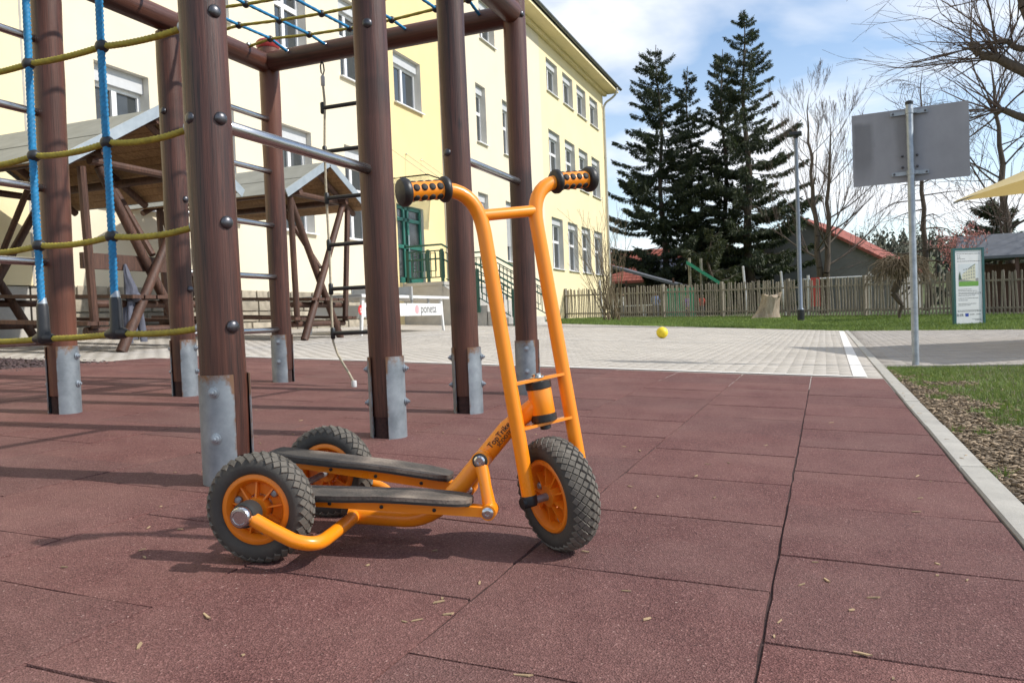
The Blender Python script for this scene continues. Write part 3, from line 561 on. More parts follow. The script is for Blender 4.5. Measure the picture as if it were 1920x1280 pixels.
# front door with canopy
b = MB(); dx = XF-.10
b.quad((XF+.02, 19.25, 1.62), (dx, 19.25, 1.62), (dx, 19.25, 3.74), (XF+.02, 19.25, 3.74)); b.quad((XF+.02, 20.8, 1.62), (dx, 20.8, 1.62), (dx, 20.8, 3.74), (XF+.02, 20.8, 3.74)); b.quad((XF+.02, 19.25, 3.74), (dx, 19.25, 3.74), (dx, 20.8, 3.74), (XF+.02, 20.8, 3.74))
dr = part('door', b, 'reveal', bl, smooth=0)
f = MB()
for y in (19.30, 19.78, 20.02, 20.75): f.box((dx, y, 2.67), (.08, .10, 2.1))
for z, t in ((1.70, .16), (2.62, .10), (3.36, .09), (3.69, .10)): f.box((dx+.003, 20.03, z), (.074, 1.36, t))
part('door_frame', f, 'door_green', dr, smooth=0)
f = MB(); f.box((dx-.015, 20.03, 2.68), (.01, 1.4, 2.0)); part('pane', f, 'glass_dark', dr, smooth=0)
f = MB(); f.tube([(dx+.09, 19.93, 2.5), (dx+.09, 19.93, 2.95)], .014, 8); f.box((dx+.055, 19.93, 2.54), (.06, .02, .02)); f.box((dx+.055, 19.93, 2.9), (.06, .02, .02)); part('door_handle', f, 'chrome', dr)
f = MB(); f.box((XF+.66, 20.0, 4.28), (1.25, 2.7, .035)); cn = part('canopy', f, 'glass_clear', bl, smooth=0)
for y in (19.0, 19.9, 20.8):
    f = MB(); f.tube([(XF+.03, y, 5.15), (XF+1.15, y, 4.30)], .008, 6); f.sphere((XF+.04, y, 5.15), .025, 8, 5); part('tie_rod', f, 'chrome', cn)
f = MB(); f.box((XF+.03, 6.75, 2.85), (.02, .24, .30)); part('notice_plate', f, 'shutter', bl, smooth=0)

# ------------------------------------------------------------------ entrance stairs and railing
st = thing('entrance_stairs', 'grey concrete entrance landing with steps leading down from the green door', 'stairs', (-9, 21, .4))
LZ, SY0, SY1 = 1.60, 19.45, 22.6
b = MB(); b.box((-10.0, (SY0+SY1)/2, (LZ-.09+.35)/2), (1.17, SY1-SY0, LZ-.09-.35)); part('landing_wall', b, 'concrete', st, smooth=0)
b = MB(); b.cbox((-9.99, (SY0+SY1)/2, LZ-.045), (1.22, SY1-SY0+.06, .09), .008); part('landing_slab', b, 'concrete', st, smooth=0)
for k in range(7):
    z1 = LZ-.17*(k+1); x0 = -9.38+.29*k; b = MB()
    zb = gz(x0)-.05
    b.cbox((x0+.155, (SY0+SY1)/2+.04, (z1+zb)/2), (.312, SY1-SY0-.16, z1-zb), .006); part('step', b, 'concrete', st, smooth=0)
b = MB(); b.prism([(-9.405, SY0+.0, .3), (-8.6, SY0+.0, .3), (-8.6, SY0, .95), (-9.405, SY0, 1.5)], (0, .11, 0)); part('side_wall', b, 'concrete', st, smooth=0)
rl = thing('stair_railing', 'dark green metal railing along the entrance landing and steps', 'railing', (-9, 21, 1.6))
def rail_run(p0, p1, h=.98, posts=(0, 1), curl=False, panel=True):
    p0, p1 = Vector(p0), Vector(p1); up = Vector((0, 0, 1)); d = p1-p0
    for hh, nm in ((h, 'handrail'), (h*.62, 'middle_rail')):
        b = MB(); pts = [p0+up*hh, p1+up*hh]
        if curl:
            e = p1+up*hh; dd = d.normalized(); pts = [p0+up*hh, e-dd*.05]+arc(e, e+dd*.14, e+dd*.10-up*.12, 5)+[e+dd*.02-up*.12]
        b.tube(pts, .026 if hh == h else .022, 8); part(nm, b, 'rail_green', rl)
    for t in posts:
        b = MB(); q = p0+d*t; b.box((q.x, q.y, q.z+h*.44-.14), (.07, .07, h*.88+.28)); part('post', b, 'rail_green', rl, smooth=0)
    if panel:
        nb = max(3, int(d.length/.14)); b = MB()
        for i in range(nb+1):
            q = p0+d*((i+.5)/(nb+1)); b.box((q.x, q.y, q.z+h*.48), (.019, .019, h*.72))
        part('bars', b, 'rail_green', rl, smooth=0)
        for hh in (.12, .84):
            b = MB(); b.tube([p0+d*.05+up*h*hh, p1-d*.05+up*h*hh], .017, 6); part('panel_rail', b, 'rail_green', rl)
        for t in (.2, .55):
            b = MB(); q0, q1 = p0+d*t, p0+d*(t+.28)
            b.tube([q0+up*h*.3, q0+up*h*.78, q1+up*h*.78, q1+up*h*.3, q0+up*h*.3], .017, 5); part('panel_frame', b, 'rail_green', rl)
rail_run((-10.5, SY0+.05, LZ), (-9.42, SY0+.05, LZ), posts=(0.05, .62, 1)); rail_run((-9.42, SY0+.05, LZ), (-7.42, SY0+.05, LZ-1.17), posts=(.5, 1), curl=True)
rail_run((-10.5, SY1-.05, LZ), (-9.42, SY1-.05, LZ), posts=(0.05, 1)); rail_run((-9.42, SY1-.05, LZ), (-7.42, SY1-.05, LZ-1.17), posts=(.5, 1), curl=True)

# ------------------------------------------------------------------ table tennis table
TX0, TX1, TY0, TY1 = -8.55, -7.35, 12.0, 15.45
tt = thing('table_tennis_table', 'weatherproof table tennis table with white steel frame and net beside the steps', 'table', (-7.95, 13.7, gz(-7.95)))
tz = 1.06
for s in (0, 1):
    y0, y1 = (TY0, 13.715) if not s else (13.735, TY1)
    b = MB(); b.cbox((-7.95, (y0+y1)/2, tz-.02), (1.2, y1-y0, .04), .004); part('table_top', b, 'table_grey', tt, smooth=0)
    b = MB(); b.box((-7.95, (y0+y1)/2, tz-.0305), (1.23, y1-y0-.002, .045)); part('edge_frame', b, 'table_white', tt, smooth=0)
for y in (12.15, 15.2):
    for x in (-8.45, -7.42):
        b = MB(); s = -1 if y < 14 else 1; b.prism([(x-.02, y-.045, tz-.06), (x-.02, y+.045, tz-.06), (x-.02, y+s*.09+.02, gz(x)), (x-.02, y+s*.09-.02, gz(x))], (.04, 0, 0)); part('leg', b, 'table_white', tt, smooth=0)
for x in (-8.45, -7.42):
    b = MB(); b.box((x, 13.68, .79), (.03, 3.06, .24)); ap = part('side_panel', b, 'table_white', tt, smooth=0)
for y in (13.0, 14.0, 14.7):
    b = MB(); b.box((-7.45, y, .97), (.03, .05, .14)); part('bracket', b, 'table_grey', tt, smooth=0)
b = MB(); b.box((-7.95, 13.725, tz+.085), (1.28, .012, .155)); b.box((-8.6, 13.725, tz+.04), (.03, .04, .25)); b.box((-7.30, 13.725, tz+.04), (.03, .04, .25)); part('net', b, 'table_grey', tt, smooth=0)
for y, mt in ((12.06, 'logo_red'), (14.12, 'logo_faded')):
    b = MB(); b.lathe([(.085, 0), (.085, .003)], 20, (-7.405, y, .79), (1, 0, 0)); part('logo_disc', b, mt, tt)
    if mt == 'logo_red': text_part('s', .17, 'table_white', tt, Vector((-7.4005, y, .795)), (0, 1, 0), (0, 0, 1))
    text_part('poneta', .25, 'ink', tt, Vector((-7.403, y+.50, .80)), (0, 1, 0), (0, 0, 1))

# ------------------------------------------------------------------ two picnic huts
def hut(yc, hw, ridge, eave, x0, x1, label, board=False):
    g = gz(-8.3); t = thing('picnic_hut', label, 'hut', ((x0+x1)/2, yc, g), 'round timber picnic huts by the school wall')
    xr = x1-.25; xl = x0+.3
    for s in (-1, 1):                                              # roof slopes
        dn = Vector((0, s*hw, eave-ridge)); nl = Vector((0, -dn.z*s, abs(dn.y))).normalized()*1.0; nl = Vector((0, s*(ridge-eave), hw)).normalized()
        a0, a1 = Vector((x0, yc, ridge)), Vector((x1, yc, ridge))
        b = MB(); nb = 2
        for k in range(nb):                                        # lapped felt courses
            f0, f1 = k/nb, (k+1)/nb+.03
            p = [a0+dn*f0+nl*(.034+.004*(nb-k)), a1+dn*f0+nl*(.034+.004*(nb-k)), a1+dn*f1+nl*(.037+.004*(nb-k)), a0+dn*f1+nl*(.037+.004*(nb-k))]
            b.prism(p, -nl*.010)
        rfp = part('roof_felt', b, 'felt_roof', t, smooth=0)
        for xx in (x0-.008, x1+.008):
            v = MB(); v.prism([Vector((xx, yc, ridge))+nl*.085, Vector((xx, yc, ridge))+dn*1.04+nl*.085, Vector((xx, yc, ridge))+dn*1.04-nl*.03, Vector((xx, yc, ridge))-nl*.03], (.012 if xx > x0 else -.012, 0, 0)); part('verge_strip', v, 'verge_metal', rfp, smooth=0)
        n_ = 11
        for k in range(n_):                                        # boards running along the ridge
            b = MB(); c0 = dn*((k+.5)/n_); w = dn.length/n_-.006; dirn = dn.normalized()
            Rm = Matrix(((1, 0, 0), (0, dirn.y, nl.y), (0, dirn.z, nl.z)))
            b.box(Vector(((x0+x1)/2, yc, ridge))+c0+nl*.012, (x1-x0-.03, w, .02), Rm); part('roof_board', b, 'plank_x', t, smooth=0)
        for xx in (xl, (xl+xr)/2, xr):
            b = MB(); b.tube([Vector((xx, yc, ridge-.07)), Vector((xx, yc, ridge-.07))+dn*.97], .045, 9); part('rafter', b, 'hut_wood', t)
        b = MB(); b.tube([Vector((x0+.1, yc, 0))+Vector((0, dn.y*.58, ridge+dn.z*.58-.14)), Vector((x1-.1, yc, 0))+Vector((0, dn.y*.58, ridge+dn.z*.58-.14))], .05, 9); part('purlin', b, 'hut_wood', t)
    b = MB(); b.tube([(x0+.05, yc, ridge-.08), (x1-.05, yc, ridge-.08)], .05, 9); part('ridge_beam', b, 'hut_wood', t)
    for xx in (xl, xr):
        gg = gz(xx)
        for s in (-1, 1):
            b = MB(); b.tube([(xx+s*.05, yc-s*.56, gg), (xx+s*.05, yc+s*.64, eave+.06)], [.058, .05], 10); part('crossed_leg', b, 'hut_wood', t)
            b = MB(); b.tube([(xx+.06, yc+s*(hw-.30), eave-.02+.02), (xx+.0, yc+s*(hw-.42), gg+.27)], .045, 9); part('hanging_post', b, 'hut_wood', t)
        b = MB(); b.tube([(xx-.02, yc-hw*.62, eave+.10), (xx-.02, yc+hw*.62, eave+.10)], .045, 9); part('tie_beam', b, 'hut_wood', t)
        for hh, ww in ((.31, hw-.36), (.60, hw*.62)):
            b = MB(); b.tube([(xx-.07, yc-ww, gg+hh-.07), (xx-.07, yc+ww, gg+hh-.07)], .045, 9); part('bearer', b, 'hut_wood', t)
        sgn = 1 if xx == xl else -1
        b = MB(); b.tube([(xx+sgn*.02, yc+.03, gg+1.1), (xx+sgn*.95, yc+.02, ridge-.15)], .038, 8); part('brace', b, 'hut_wood', t)
    for k in range(5):
        b = MB(); y = yc-.36+.18*k; b.box(((xl+xr)/2-.02, y, gz(-8.4)+.60+.02), (xr-xl+.3, .155, .04), Matrix.Rotation(-math.atan(SX), 3, 'Y')); part('table_board', b, 'hut_wood', t, smooth=0)
    for s in (-1, 1):
        for k in range(2):
            b = MB(); b.box(((xl+xr)/2-.02, yc+s*(hw-.44+.14*k), gz(-8.4)+.33), (xr-xl+.25, .125, .04), Matrix.Rotation(-math.atan(SX), 3, 'Y')); part('bench_board', b, 'hut_wood', t, smooth=0)
    if board:
        b = MB(); b.box((xr-.10, yc-.27, gz(-7.4)+.99), (.05, 1.22, .17)); part('hook_board', b, 'hut_wood', t, smooth=0)
    return t
hut(10.68, 1.06, 3.0, 2.42, -10.0, -7.0, 'round timber picnic hut with felt roof beside the table tennis table')
hut(7.32, 1.26, 3.05, 2.30, -10.1, -7.0, 'round timber picnic hut with a grey jacket hanging inside it', True)
# jacket hanging from the hook board
jk = thing('jacket', 'grey jacket with knotted sleeves hanging from the timber board of the hut', 'jacket', (-7.30, 7.00, 1.30))
def loft(name, rings, seg=18, folds=5, amp=.18, seed=0, mat='cloth_grey'):
    b = MB(); rr = random.Random(seed); ph = rr.uniform(0, 6); V = []
    for (cx, cy, cz, rx, ry) in rings:
        for k in range(seg):
            a = 2*PI*k/seg; q = 1+amp*math.sin(folds*a+ph+cz*9)+.06*math.sin(9*a+cz*21); V.append((cx+math.cos(a)*rx*q, cy+math.sin(a)*ry*q, cz))
    n_ = len(rings); b.add(V, [(i*seg+k, i*seg+(k+1) % seg, (i+1)*seg+(k+1) % seg, (i+1)*seg+k) for i in range(n_-1) for k in range(seg)]+[tuple(range(seg)), tuple(range((n_-1)*seg, n_*seg))])
    return part(name, b, mat, jk, smooth=70)
loft('body', [(-7.31, 6.980, 1.32, .010, .012), (-7.30, 6.980, 1.26, .022, .028), (-7.29, 6.990, 1.17, .036, .046), (-7.28, 7.010, 1.07, .05, .062), (-7.28, 7.020, .98, .055, .075), (-7.28, 7.020, .91, .045, .058), (-7.28, 7.000, .82, .05, .085), (-7.28, 6.980, .68, .055, .105), (-7.28, 6.980, .54, .06, .10), (-7.28, 6.980, .47, .05, .09)], seed=1, folds=6, amp=.22)
loft('knot', [(-7.23, 7.040, 1.00, .02, .03), (-7.225, 7.040, .97, .04, .06), (-7.225, 7.040, .93, .045, .062), (-7.23, 7.040, .89, .03, .04)], folds=3, seed=2)
loft('sleeve', [(-7.225, 7.070, .92, .026, .03), (-7.22, 7.080, .75, .03, .034), (-7.22, 7.095, .58, .032, .038), (-7.22, 7.100, .44, .034, .04)], folds=3, seed=3)
loft('sleeve', [(-7.235, 6.950, .90, .024, .028), (-7.23, 6.930, .74, .028, .032), (-7.23, 6.920, .56, .03, .036), (-7.23, 6.920, .43, .032, .038)], folds=3, seed=5)
#PART4
# ------------------------------------------------------------------ climbing frame
XL, XR = -3.5, -1.68
cfm = thing('timber_climber', 'tall brown round timber climbing frame with steel shoes and metal rungs', 'climbing frame', (-2.6, 3.3, gz(-2.6)))
PO = [(XL, 2.0, 2.55, 0, 0, 0), (XL+.014, 2.915, 2.9, 0, -.009, 0), (XL, 3.735, 2.26, 0, 0, 0), (XL, 4.66, 2.47, -PI/2, 0, 1), (XR-.006, 1.96, 2.9, -PI/2, .012, 0), (XR+.012, 2.89, 2.9, 0, .004, 0), (XR+.007, 3.695, 2.9, 0, .006, 0), (XR, 4.60, 2.75, -PI/2, 0, 0)]
PR = .067
for (px, py, top, ang, lean, cap) in PO:
    g0 = gz(px); b = MB(); zs = [g0+.085+(top-g0-.085)*i/14 for i in range(15)]
    rr = random.Random(px*7+py)
    pts = [(px-lean*(z-g0)+rr.uniform(-.0015, .0015), py+rr.uniform(-.0015, .0015), z) for z in zs]
    b.tube(pts, [PR*.96]+[PR*(1+rr.uniform(-.012, .012)) for _ in zs[1:]], 28)
    po = part('post', b, 'post_wood', cfm, smooth=50)
    b = MB(); b.tube([(px, py, g0-.02), (px, py, g0+.09)], PR*.86, 16); part('post_foot', b, 'joint', po)
    # drying crack as a narrow dark groove strip standing a hair proud of the timber
    for s in (0, 1):
        a0 = ang+s*PI; b = MB(); R1, R2 = PR+.003, PR+.0075; k_ = 12; half = 1.06; V = []
        zz = [g0-.02, g0+.06, g0+.16, g0+.24, g0+.30, g0+.325]
        for z in zz:
            for R_ in (R1, R2):
                for i in range(k_+1):
                    a = a0-half+2*half*i/k_; V.append((px+R_*math.cos(a), py+R_*math.sin(a), z))
        w = k_+1; F = []
        for j in range(5):
            for i in range(k_):
                F.append((j*2*w+i, j*2*w+i+1, (j+1)*2*w+i+1, (j+1)*2*w+i)); F.append((j*2*w+w+i, (j+1)*2*w+w+i, (j+1)*2*w+w+i+1, j*2*w+w+i+1))
            for i in (0, k_): F.append((j*2*w+i, (j+1)*2*w+i, (j+1)*2*w+w+i, j*2*w+w+i))
        for j in (0, 5):
            for i in range(k_): F.append((j*2*w+i, j*2*w+i+1, j*2*w+w+i+1, j*2*w+w+i))
        b.add(V, F); so = part('steel_shoe', b, 'shoe', po)
        at = so.data.attributes.new('rust', 'FLOAT', 'POINT'); vals = []
        for v in so.data.vertices:
            z = v.co.z+root_loc(so).z-g0; q = (Vector((v.co.x+root_loc(so).x-px, v.co.y+root_loc(so).y-py, 0))).normalized(); e = abs(q.angle(Vector((math.cos(a0), math.sin(a0), 0))))/half
            vals.append(max(0, (z-.25)/.08)*.55+max(0, e-.82)*2.2)
        at.data.foreach_set('value', vals)
        for z in (g0+.275, g0+.14):
            bb = MB(); a = a0+.28; o_ = Vector((px+R2*math.cos(a), py+R2*math.sin(a), z)); ax = Vector((math.cos(a), math.sin(a), 0))
            bb.lathe([(.017, 0), (.017, .003), (.0115, .004), (.0115, .011), (.006, .012), (.0055, .018), (.002, .019)], 10, o_, ax); part('bolt', bb, 'galv', so)
    if cap:
        b = MB(); b.lathe([(PR+.004, top-.03), (PR+.012, top-.015), (PR+.012, top+.012), (PR, top+.025), (.02, top+.034)], 24, (px, py, 0)); part('post_cap', b, 'cap_red', po)
def dome(p, ax, r=.0195, mat='bolt', parent=cfm):
    b = MB(); b.lathe([(r, 0), (r, .003), (r*.93, .007), (r*.7, .011), (r*.35, .0135), (.001, .014)], 14, p, ax); part('bolt', b, mat, parent)
for z in (1.466, 1.155, .851, .545): dome((XR-.006+PR*.93-.012*(z-.08), 1.96-PR*.30, z), (.93, -.35, .0))
dome((XR-.03, 1.96-PR*.88, 1.156), (-.35, -1, 0)); dome((XR-.02, 3.695-PR*.93, 1.36), (-.2, -1, 0)); dome((XR+.01+.02, 2.89-PR*.9, 1.72), (.5, -1, 0)); dome((XL+.005, 3.735-PR, 1.80), (0, -1, 0)); dome((XL+PR, 3.74, 1.30), (1, -.3, 0)); dome((XL+PR, 3.74, .78), (1, -.3, 0)); dome((XR+PR*.85, 4.60-.03, 2.33), (1, -.4, 0))
def beam(p0, p1, r=.066, nm='beam'):
    b = MB(); p0, p1 = Vector(p0), Vector(p1); b.tube([p0+(p1-p0)*i/8 for i in range(9)], r, 24); 
    me = b.mesh(nm, p0.lerp(p1, .5), 50); o = put(nm, me, 'post_wood', cfm); d = (p1-p0).normalized()
    q = d.to_track_quat('Z', 'Y').to_matrix().to_4x4(); me.transform(q.inverted()); o.matrix_local = Matrix.Translation(p0.lerp(p1, .5)-cfm.location)@q
    return o
beam((XL, 1.9, 2.325), (XL, 4.60, 2.335)); beam((XL+.06, 4.62, 2.335), (XR-.05, 4.61, 2.345)); beam((XR, 1.9, 2.33), (XR, 4.54, 2.345)); beam((XL+.06, 2.0, 2.36), (XR-.06, 2.0, 2.36))
def rung(x, y0, y1, z, r=.019):
    b = MB(); b.tube([(x, y0, z), (x, y0+.004, z)]+[(x, y0+(y1-y0)*i/4, z) for i in range(1, 4)]+[(x, y1-.004, z), (x, y1, z)], [r*.8]+[r]*5+[r*.8], 16); part('rung', b, 'steel_rung', cfm, smooth=50)
for z in (1.96, 1.61, 1.25, .895, .515): rung(XL+.012, 2.03, 2.875, z)
for z in (1.95, 1.597, 1.232, .883, .523): rung(XL+.012, 3.76, 4.635, z)
rung(XR+.004, 2.0, 2.845, 1.15, .0205); rung(XR+.004, 3.73, 4.575, 1.346, .0205)

def rope(b, pts, r, dense=.0045):
    P = [Vector(p) for p in pts]; out = [P[0]]
    for a, c_ in zip(P, P[1:]):
        k = max(1, int((c_-a).length/dense)); out += [a+(c_-a)*(i+1)/k for i in range(k)]
    b.tube(out, r, 16, lobes=4, lob=.13, twist=430)
def sag(p0, p1, s, n_=8):
    p0, p1 = Vector(p0), Vector(p1); return [p0.lerp(p1, i/n_)-Vector((0, 0, s*4*(i/n_)*(1-i/n_))) for i in range(n_+1)]
net = thing('climbing_net', 'upright net of blue and yellow ropes between the front timber posts', 'climbing net', (-2.6, 1.97, .45))
KX = [-2.095, -2.415, -2.735, -3.055]; YN = 1.955
ZS = [(1.443, .006), (1.143, .012), (.848, .010), (.541, .004)]
def kz(z, i): return z-(.003, .010, .012, .010)[i]
for z, s in ZS:
    pts = sag((XR-PR*.92-.01, YN, z+.004), (KX[0], YN, kz(z, 0)), s+.004)
    for i in range(3): pts += sag((KX[i], YN, kz(z, i)), (KX[i+1], YN, kz(z, i+1)), s)[1:]
    pts += sag((KX[3], YN, kz(z, 3)), (XL+PR, YN, z), s)[1:]
    b = MB(); rope(b, pts, .0095); part('rope', b, 'rope_yellow', net)
    b = MB(); b.lathe([(.012, 0), (.016, .003), (.016, .02), (.011, .024)], 12, (XR-PR*.95-.012*(z-.08), YN, z+.004), (-1, 0, 0)); part('ferrule', b, 'galv', net)
for i, kx in enumerate(KX):
    b = MB(); pts = []
    for j in range(31):
        z = .60+j*(2.30-.60)/30; pts.append((kx+.0028*math.sin(j*.33+i*2)+(.004*(z-1)), YN-.003, z))
    rope(b, pts, .0112); part('rope', b, 'rope_blue', net)
    for z, s in ZS[:3]:
        b = MB(); b.sphere((kx, YN, kz(z, i)), .0215, 16, 10, (1.06, .95, .98)); part('knot_ball', b, 'knot', net)
    b = MB(); z = kz(.541, i)
    b.lathe([(.0155, .115), (.0185, .105), (.0195, .03), (.022, .01), (.022, -.008), (.014, -.018)], 14, (kx, YN, z)); b.tube([(kx-.043, YN, z-.001), (kx-.03, YN, z), (kx, YN, z+.002), (kx+.03, YN, z), (kx+.043, YN, z-.001)], [.012, .017, .021, .017, .012], 12); part('tee_connector', b, 'knot', net)
    b = MB(); b.lathe([(.0125, 0), (.0155, -.02)], 12, (kx, YN, z+.135)); part('ferrule', b, 'galv', net)
top = thing('overhead_net', 'horizontal net of blue and yellow ropes slung between the top beams', 'climbing net', (-2.6, 3.4, 2.3))
BX = [-3.27, -2.975, -2.68, -2.385, -2.09, -1.88]; YY = [4.38, 4.08, 3.78, 3.48, 3.18, 2.88, 2.58, 2.3]
def nz_(x, y): return 2.415-.05*math.sin(PI*(x-XL)/(XR-XL))-.03*math.sin(PI*(y-2.0)/2.6)
for y in YY:
    b = MB(); pts = [(XL+.05, y+.02, 2.375)]+[(x, y, nz_(x, y)) for x in BX]+[(XR-.05, y, 2.39)]; rope(b, pts, .0085, .012); part('rope', b, 'rope_yellow', top)
    b = MB(); b.lathe([(.016, 0), (.016, .02), (.01, .024)], 10, (XL+.035, y+.02, 2.385), (1, 0, .2)); part('ferrule', b, 'galv', top)
    for x in BX:
        b = MB(); b.sphere((x, y, nz_(x, y)), .0215, 12, 8); part('knot_ball', b, 'knot', top)
for x in BX:
    b = MB(); pts = [(x-.005, 4.56, 2.362)]+[(x, y, nz_(x, y)+.004) for y in YY]+[(x, 2.06, 2.38)]; rope(b, pts, .009, .02); part('rope', b, 'rope_blue', top)
    b = MB(); b.sphere((x-.005, 4.562, 2.362), .0145, 10, 6); part('rope_end', b, 'chrome', top)
lad = thing('rope_ladder', 'rope ladder with black rungs hanging from the rear beam and trailing its rope end', 'rope ladder', (-2.85, 4.6, .14))
LXa, LXb = -3.035, -2.66
for lx in (LXa, LXb):
    b = MB(); b.tube([(lx+.0, 4.6, 2.27), (lx-.013, 4.6, 2.245), (lx-.010, 4.6, 2.20), (lx+.004, 4.6, 2.18), (lx+.014, 4.6, 2.21), (lx+.010, 4.6, 2.25), (lx, 4.6, 2.27)], .005, 6); part('shackle', b, 'dark_metal', lad)
    b = MB(); b.lathe([(.010, 2.11), (.014, 2.115), (.014, 2.17), (.009, 2.18)], 10, (lx, 4.6, 0)); part('ferrule', b, 'pole_grey', lad)
    pts = [(lx, 4.6, 2.12)]+[(lx+.014+.002*math.sin(i*.8), 4.6, 2.0-i*.1) for i in range(16)]
    if lx == LXa: pts += [(-3.02, 4.6, .43), (-2.985, 4.59, .35), (-2.93, 4.57, .28), (-2.88, 4.56, .215), (-2.855, 4.56, .17), (-2.85, 4.56, .15)]
    b = MB(); b.tube([Vector(p)+Vector((-.025 if i > 3 else -.02*i/3, 0, 0)) for i, p in enumerate(pts)], .008, 10); part('rope', b, 'rope_beige', lad)
b = MB(); b.lathe([(.017, .10), (.018, .105), (.018, .15), (.014, .155)], 12, (-2.875, 4.56, .02)); part('rope_end', b, 'pole_grey', lad)
for z in (1.968, 1.682, 1.376, 1.068, .779, .486):
    b = MB(); b.tube([(LXa-.01, 4.6, z), (LXb-.01, 4.6, z)], .0135, 12); r_ = part('rung', b, 'rung_black', lad)
    for lx in (LXa, LXb):
        b = MB(); b.lathe([(.011, -.038), (.016, -.03), (.016, .03), (.011, .038)], 12, (lx-.010, 4.6, z)); part('rung_clamp', b, 'rung_black', r_)

# ------------------------------------------------------------------ scooter
nrm = Vector((-SX, 0, 1)).normalized()
def gdir(a):
    v = Vector((math.cos(a), math.sin(a), 0)); v -= nrm*v.dot(nrm); return v.normalized()
FC = Vector((-.5629, 1.6818, SX*-.5629)); RW = .1234
D_ = gdir(.2045); RT = D_.cross(nrm)                          # body heading, right (towards the camera)
rho = .1794; AX = (nrm*math.cos(rho)-D_*math.sin(rho)).normalized()
hd = gdir(-.6702); EF = (hd-AX*hd.dot(AX)).normalized(); ER = EF.cross(AX)
CW = FC+nrm*RW
sc = thing('scooter', 'orange three wheeled children scooter with two black foot pedals on the rubber floor', 'scooter', tuple(FC))
def S(r, f, z): return CW+ER*r+EF*f+AX*z
def Bd(s, r, t): return FC+D_*s+RT*r+nrm*t
def wheel(ctr, axis, fwd, R, width, seg_knobs, rows, rim_r, hub_out, nm_label):
    """axis points to the outer face; everything in one wheel part with tyre, tread, rim below it"""
    axis = axis.normalized(); fwd = fwd.normalized(); up = axis.cross(fwd)
    hw = width/2; tr = R-rim_r
    prof = []
    for i in range(25):                                           # tyre section
        a = PI*(i/24)*1.16-.08*PI
        prof.append((rim_r+tr*.42+tr*.56*max(-.75, math.sin(a)) if True else 0, hw*math.cos(a)*1.0))
    prof = [(rim_r, hw*.72), (rim_r+tr*.18, hw*.93), (rim_r+tr*.45, hw), (rim_r+tr*.70, hw*.86), (rim_r+tr*.87, hw*.62), (rim_r+tr*.95, hw*.32), (R-.003, 0), (rim_r+tr*.95, -hw*.32), (rim_r+tr*.87, -hw*.62), (rim_r+tr*.70, -hw*.86), (rim_r+tr*.45, -hw), (rim_r+tr*.18, -hw*.93), (rim_r, -hw*.72)]
    b = MB(); b.lathe(prof, 64, ctr, axis, closed=True); w = part('wheel', b, 'tyre', sc, nm_label, smooth=60)
    # knobs
    b = MB(); sec = [(rim_r+tr*.80, .74), (rim_r+tr*.90, .52), (rim_r+tr*.955, .27), (R-.0032, .0)] if rows == 6 else [(rim_r+tr*.80, .72), (rim_r+tr*.91, .46), (R-.0036, .0)]
    lanes = []
    for (rr_, hh) in sec:
        lanes += [(rr_, hh*hw)]+([(rr_, -hh*hw)] if hh else [])
    for li, (rr_, hh) in enumerate(lanes):
        sl = math.atan2(abs(hh), hw)*1.15*(1 if hh >= 0 else -1); ofs = .5 if (li//2) % 2 else 0
        for k in range(seg_knobs):
            a = 2*PI*(k+ofs)/seg_knobs; rad = fwd*math.cos(a)+up*math.sin(a); tan = axis.cross(rad)
            nn = (rad*math.cos(sl)+axis*math.sin(sl)).normalized(); lat = nn.cross(tan)
            c0 = ctr+rad*rr_+axis*hh; L1 = 2*PI*rr_/seg_knobs*.49; L2 = hw*(.245 if rows == 6 else .30)
            base = [c0+tan*L1, c0+lat*L2, c0-tan*L1, c0-lat*L2]; tp = [c0+(p-c0)*.84+nn*.0030 for p in base]; base = [p-nn*.002 for p in base]
            b.add(base+tp, [(4, 5, 6, 7), (0, 1, 5, 4), (1, 2, 6, 5), (2, 3, 7, 6), (3, 0, 4, 7)])
    part('tread', b, 'tread', w, smooth=30)
    # rim: outer lip, dish, hub, spokes
    b = MB(); b.lathe([(rim_r+.002, hw*.74), (rim_r-.002, hw*.84), (rim_r-.009, hw*.82), (rim_r-.016, hw*.55), (rim_r-.018, hw*.22), (rim_r*.80, hw*.16), (.03, hw*.16), (.03, -hw*.16), (rim_r*.8, -hw*.16), (rim_r-.018, -hw*.22), (rim_r-.016, -hw*.55), (rim_r-.009, -hw*.82), (rim_r-.002, -hw*.84), (rim_r+.002, -hw*.74)], 48, ctr, axis, closed=True); rm = part('rim', b, 'orange_plastic', w, smooth=45)
    b = MB()
    for k in range(9):
        a = 2*PI*k/9+.2; rad = fwd*math.cos(a)+up*math.sin(a); tan = axis.cross(rad)
        for s in (-1, 1):
            c0 = ctr+axis*(s*hw*.14); p = [c0+rad*.022-tan*.0018, c0+rad*(rim_r-.012)-tan*.0018, c0+rad*(rim_r-.012)-tan*.0018+axis*s*hw*.32, c0+rad*.022-tan*.0018+axis*s*hw*.55]; b.prism(p, tan*.0036)
    part('spokes', b, 'orange_plastic', w, smooth=20)
    b = MB(); b.lathe([(.010, hw*.75), (.0235, hw*.72), (.0255, hw*.5), (.026, -hw*.5), (.0235, -hw*.72), (.010, -hw*.75)], 24, ctr, axis); part('hub', b, 'orange_plastic', w)
    for k in range(3):
        a = 2*PI*k/3+.75; rad = fwd*math.cos(a)+up*math.sin(a); b = MB(); b.lathe([(.0085, 0), (.0085, .006), (.006, .0085), (.001, .009)], 10, ctr+rad*(rim_r*.66)+axis*hw*.17, axis); part('rim_bolt', b, 'galv', w)
    return w
wheel(CW, ER, EF, RW, .074, 38, 6, .080, .03, None)
RR = .113; RS = -.60
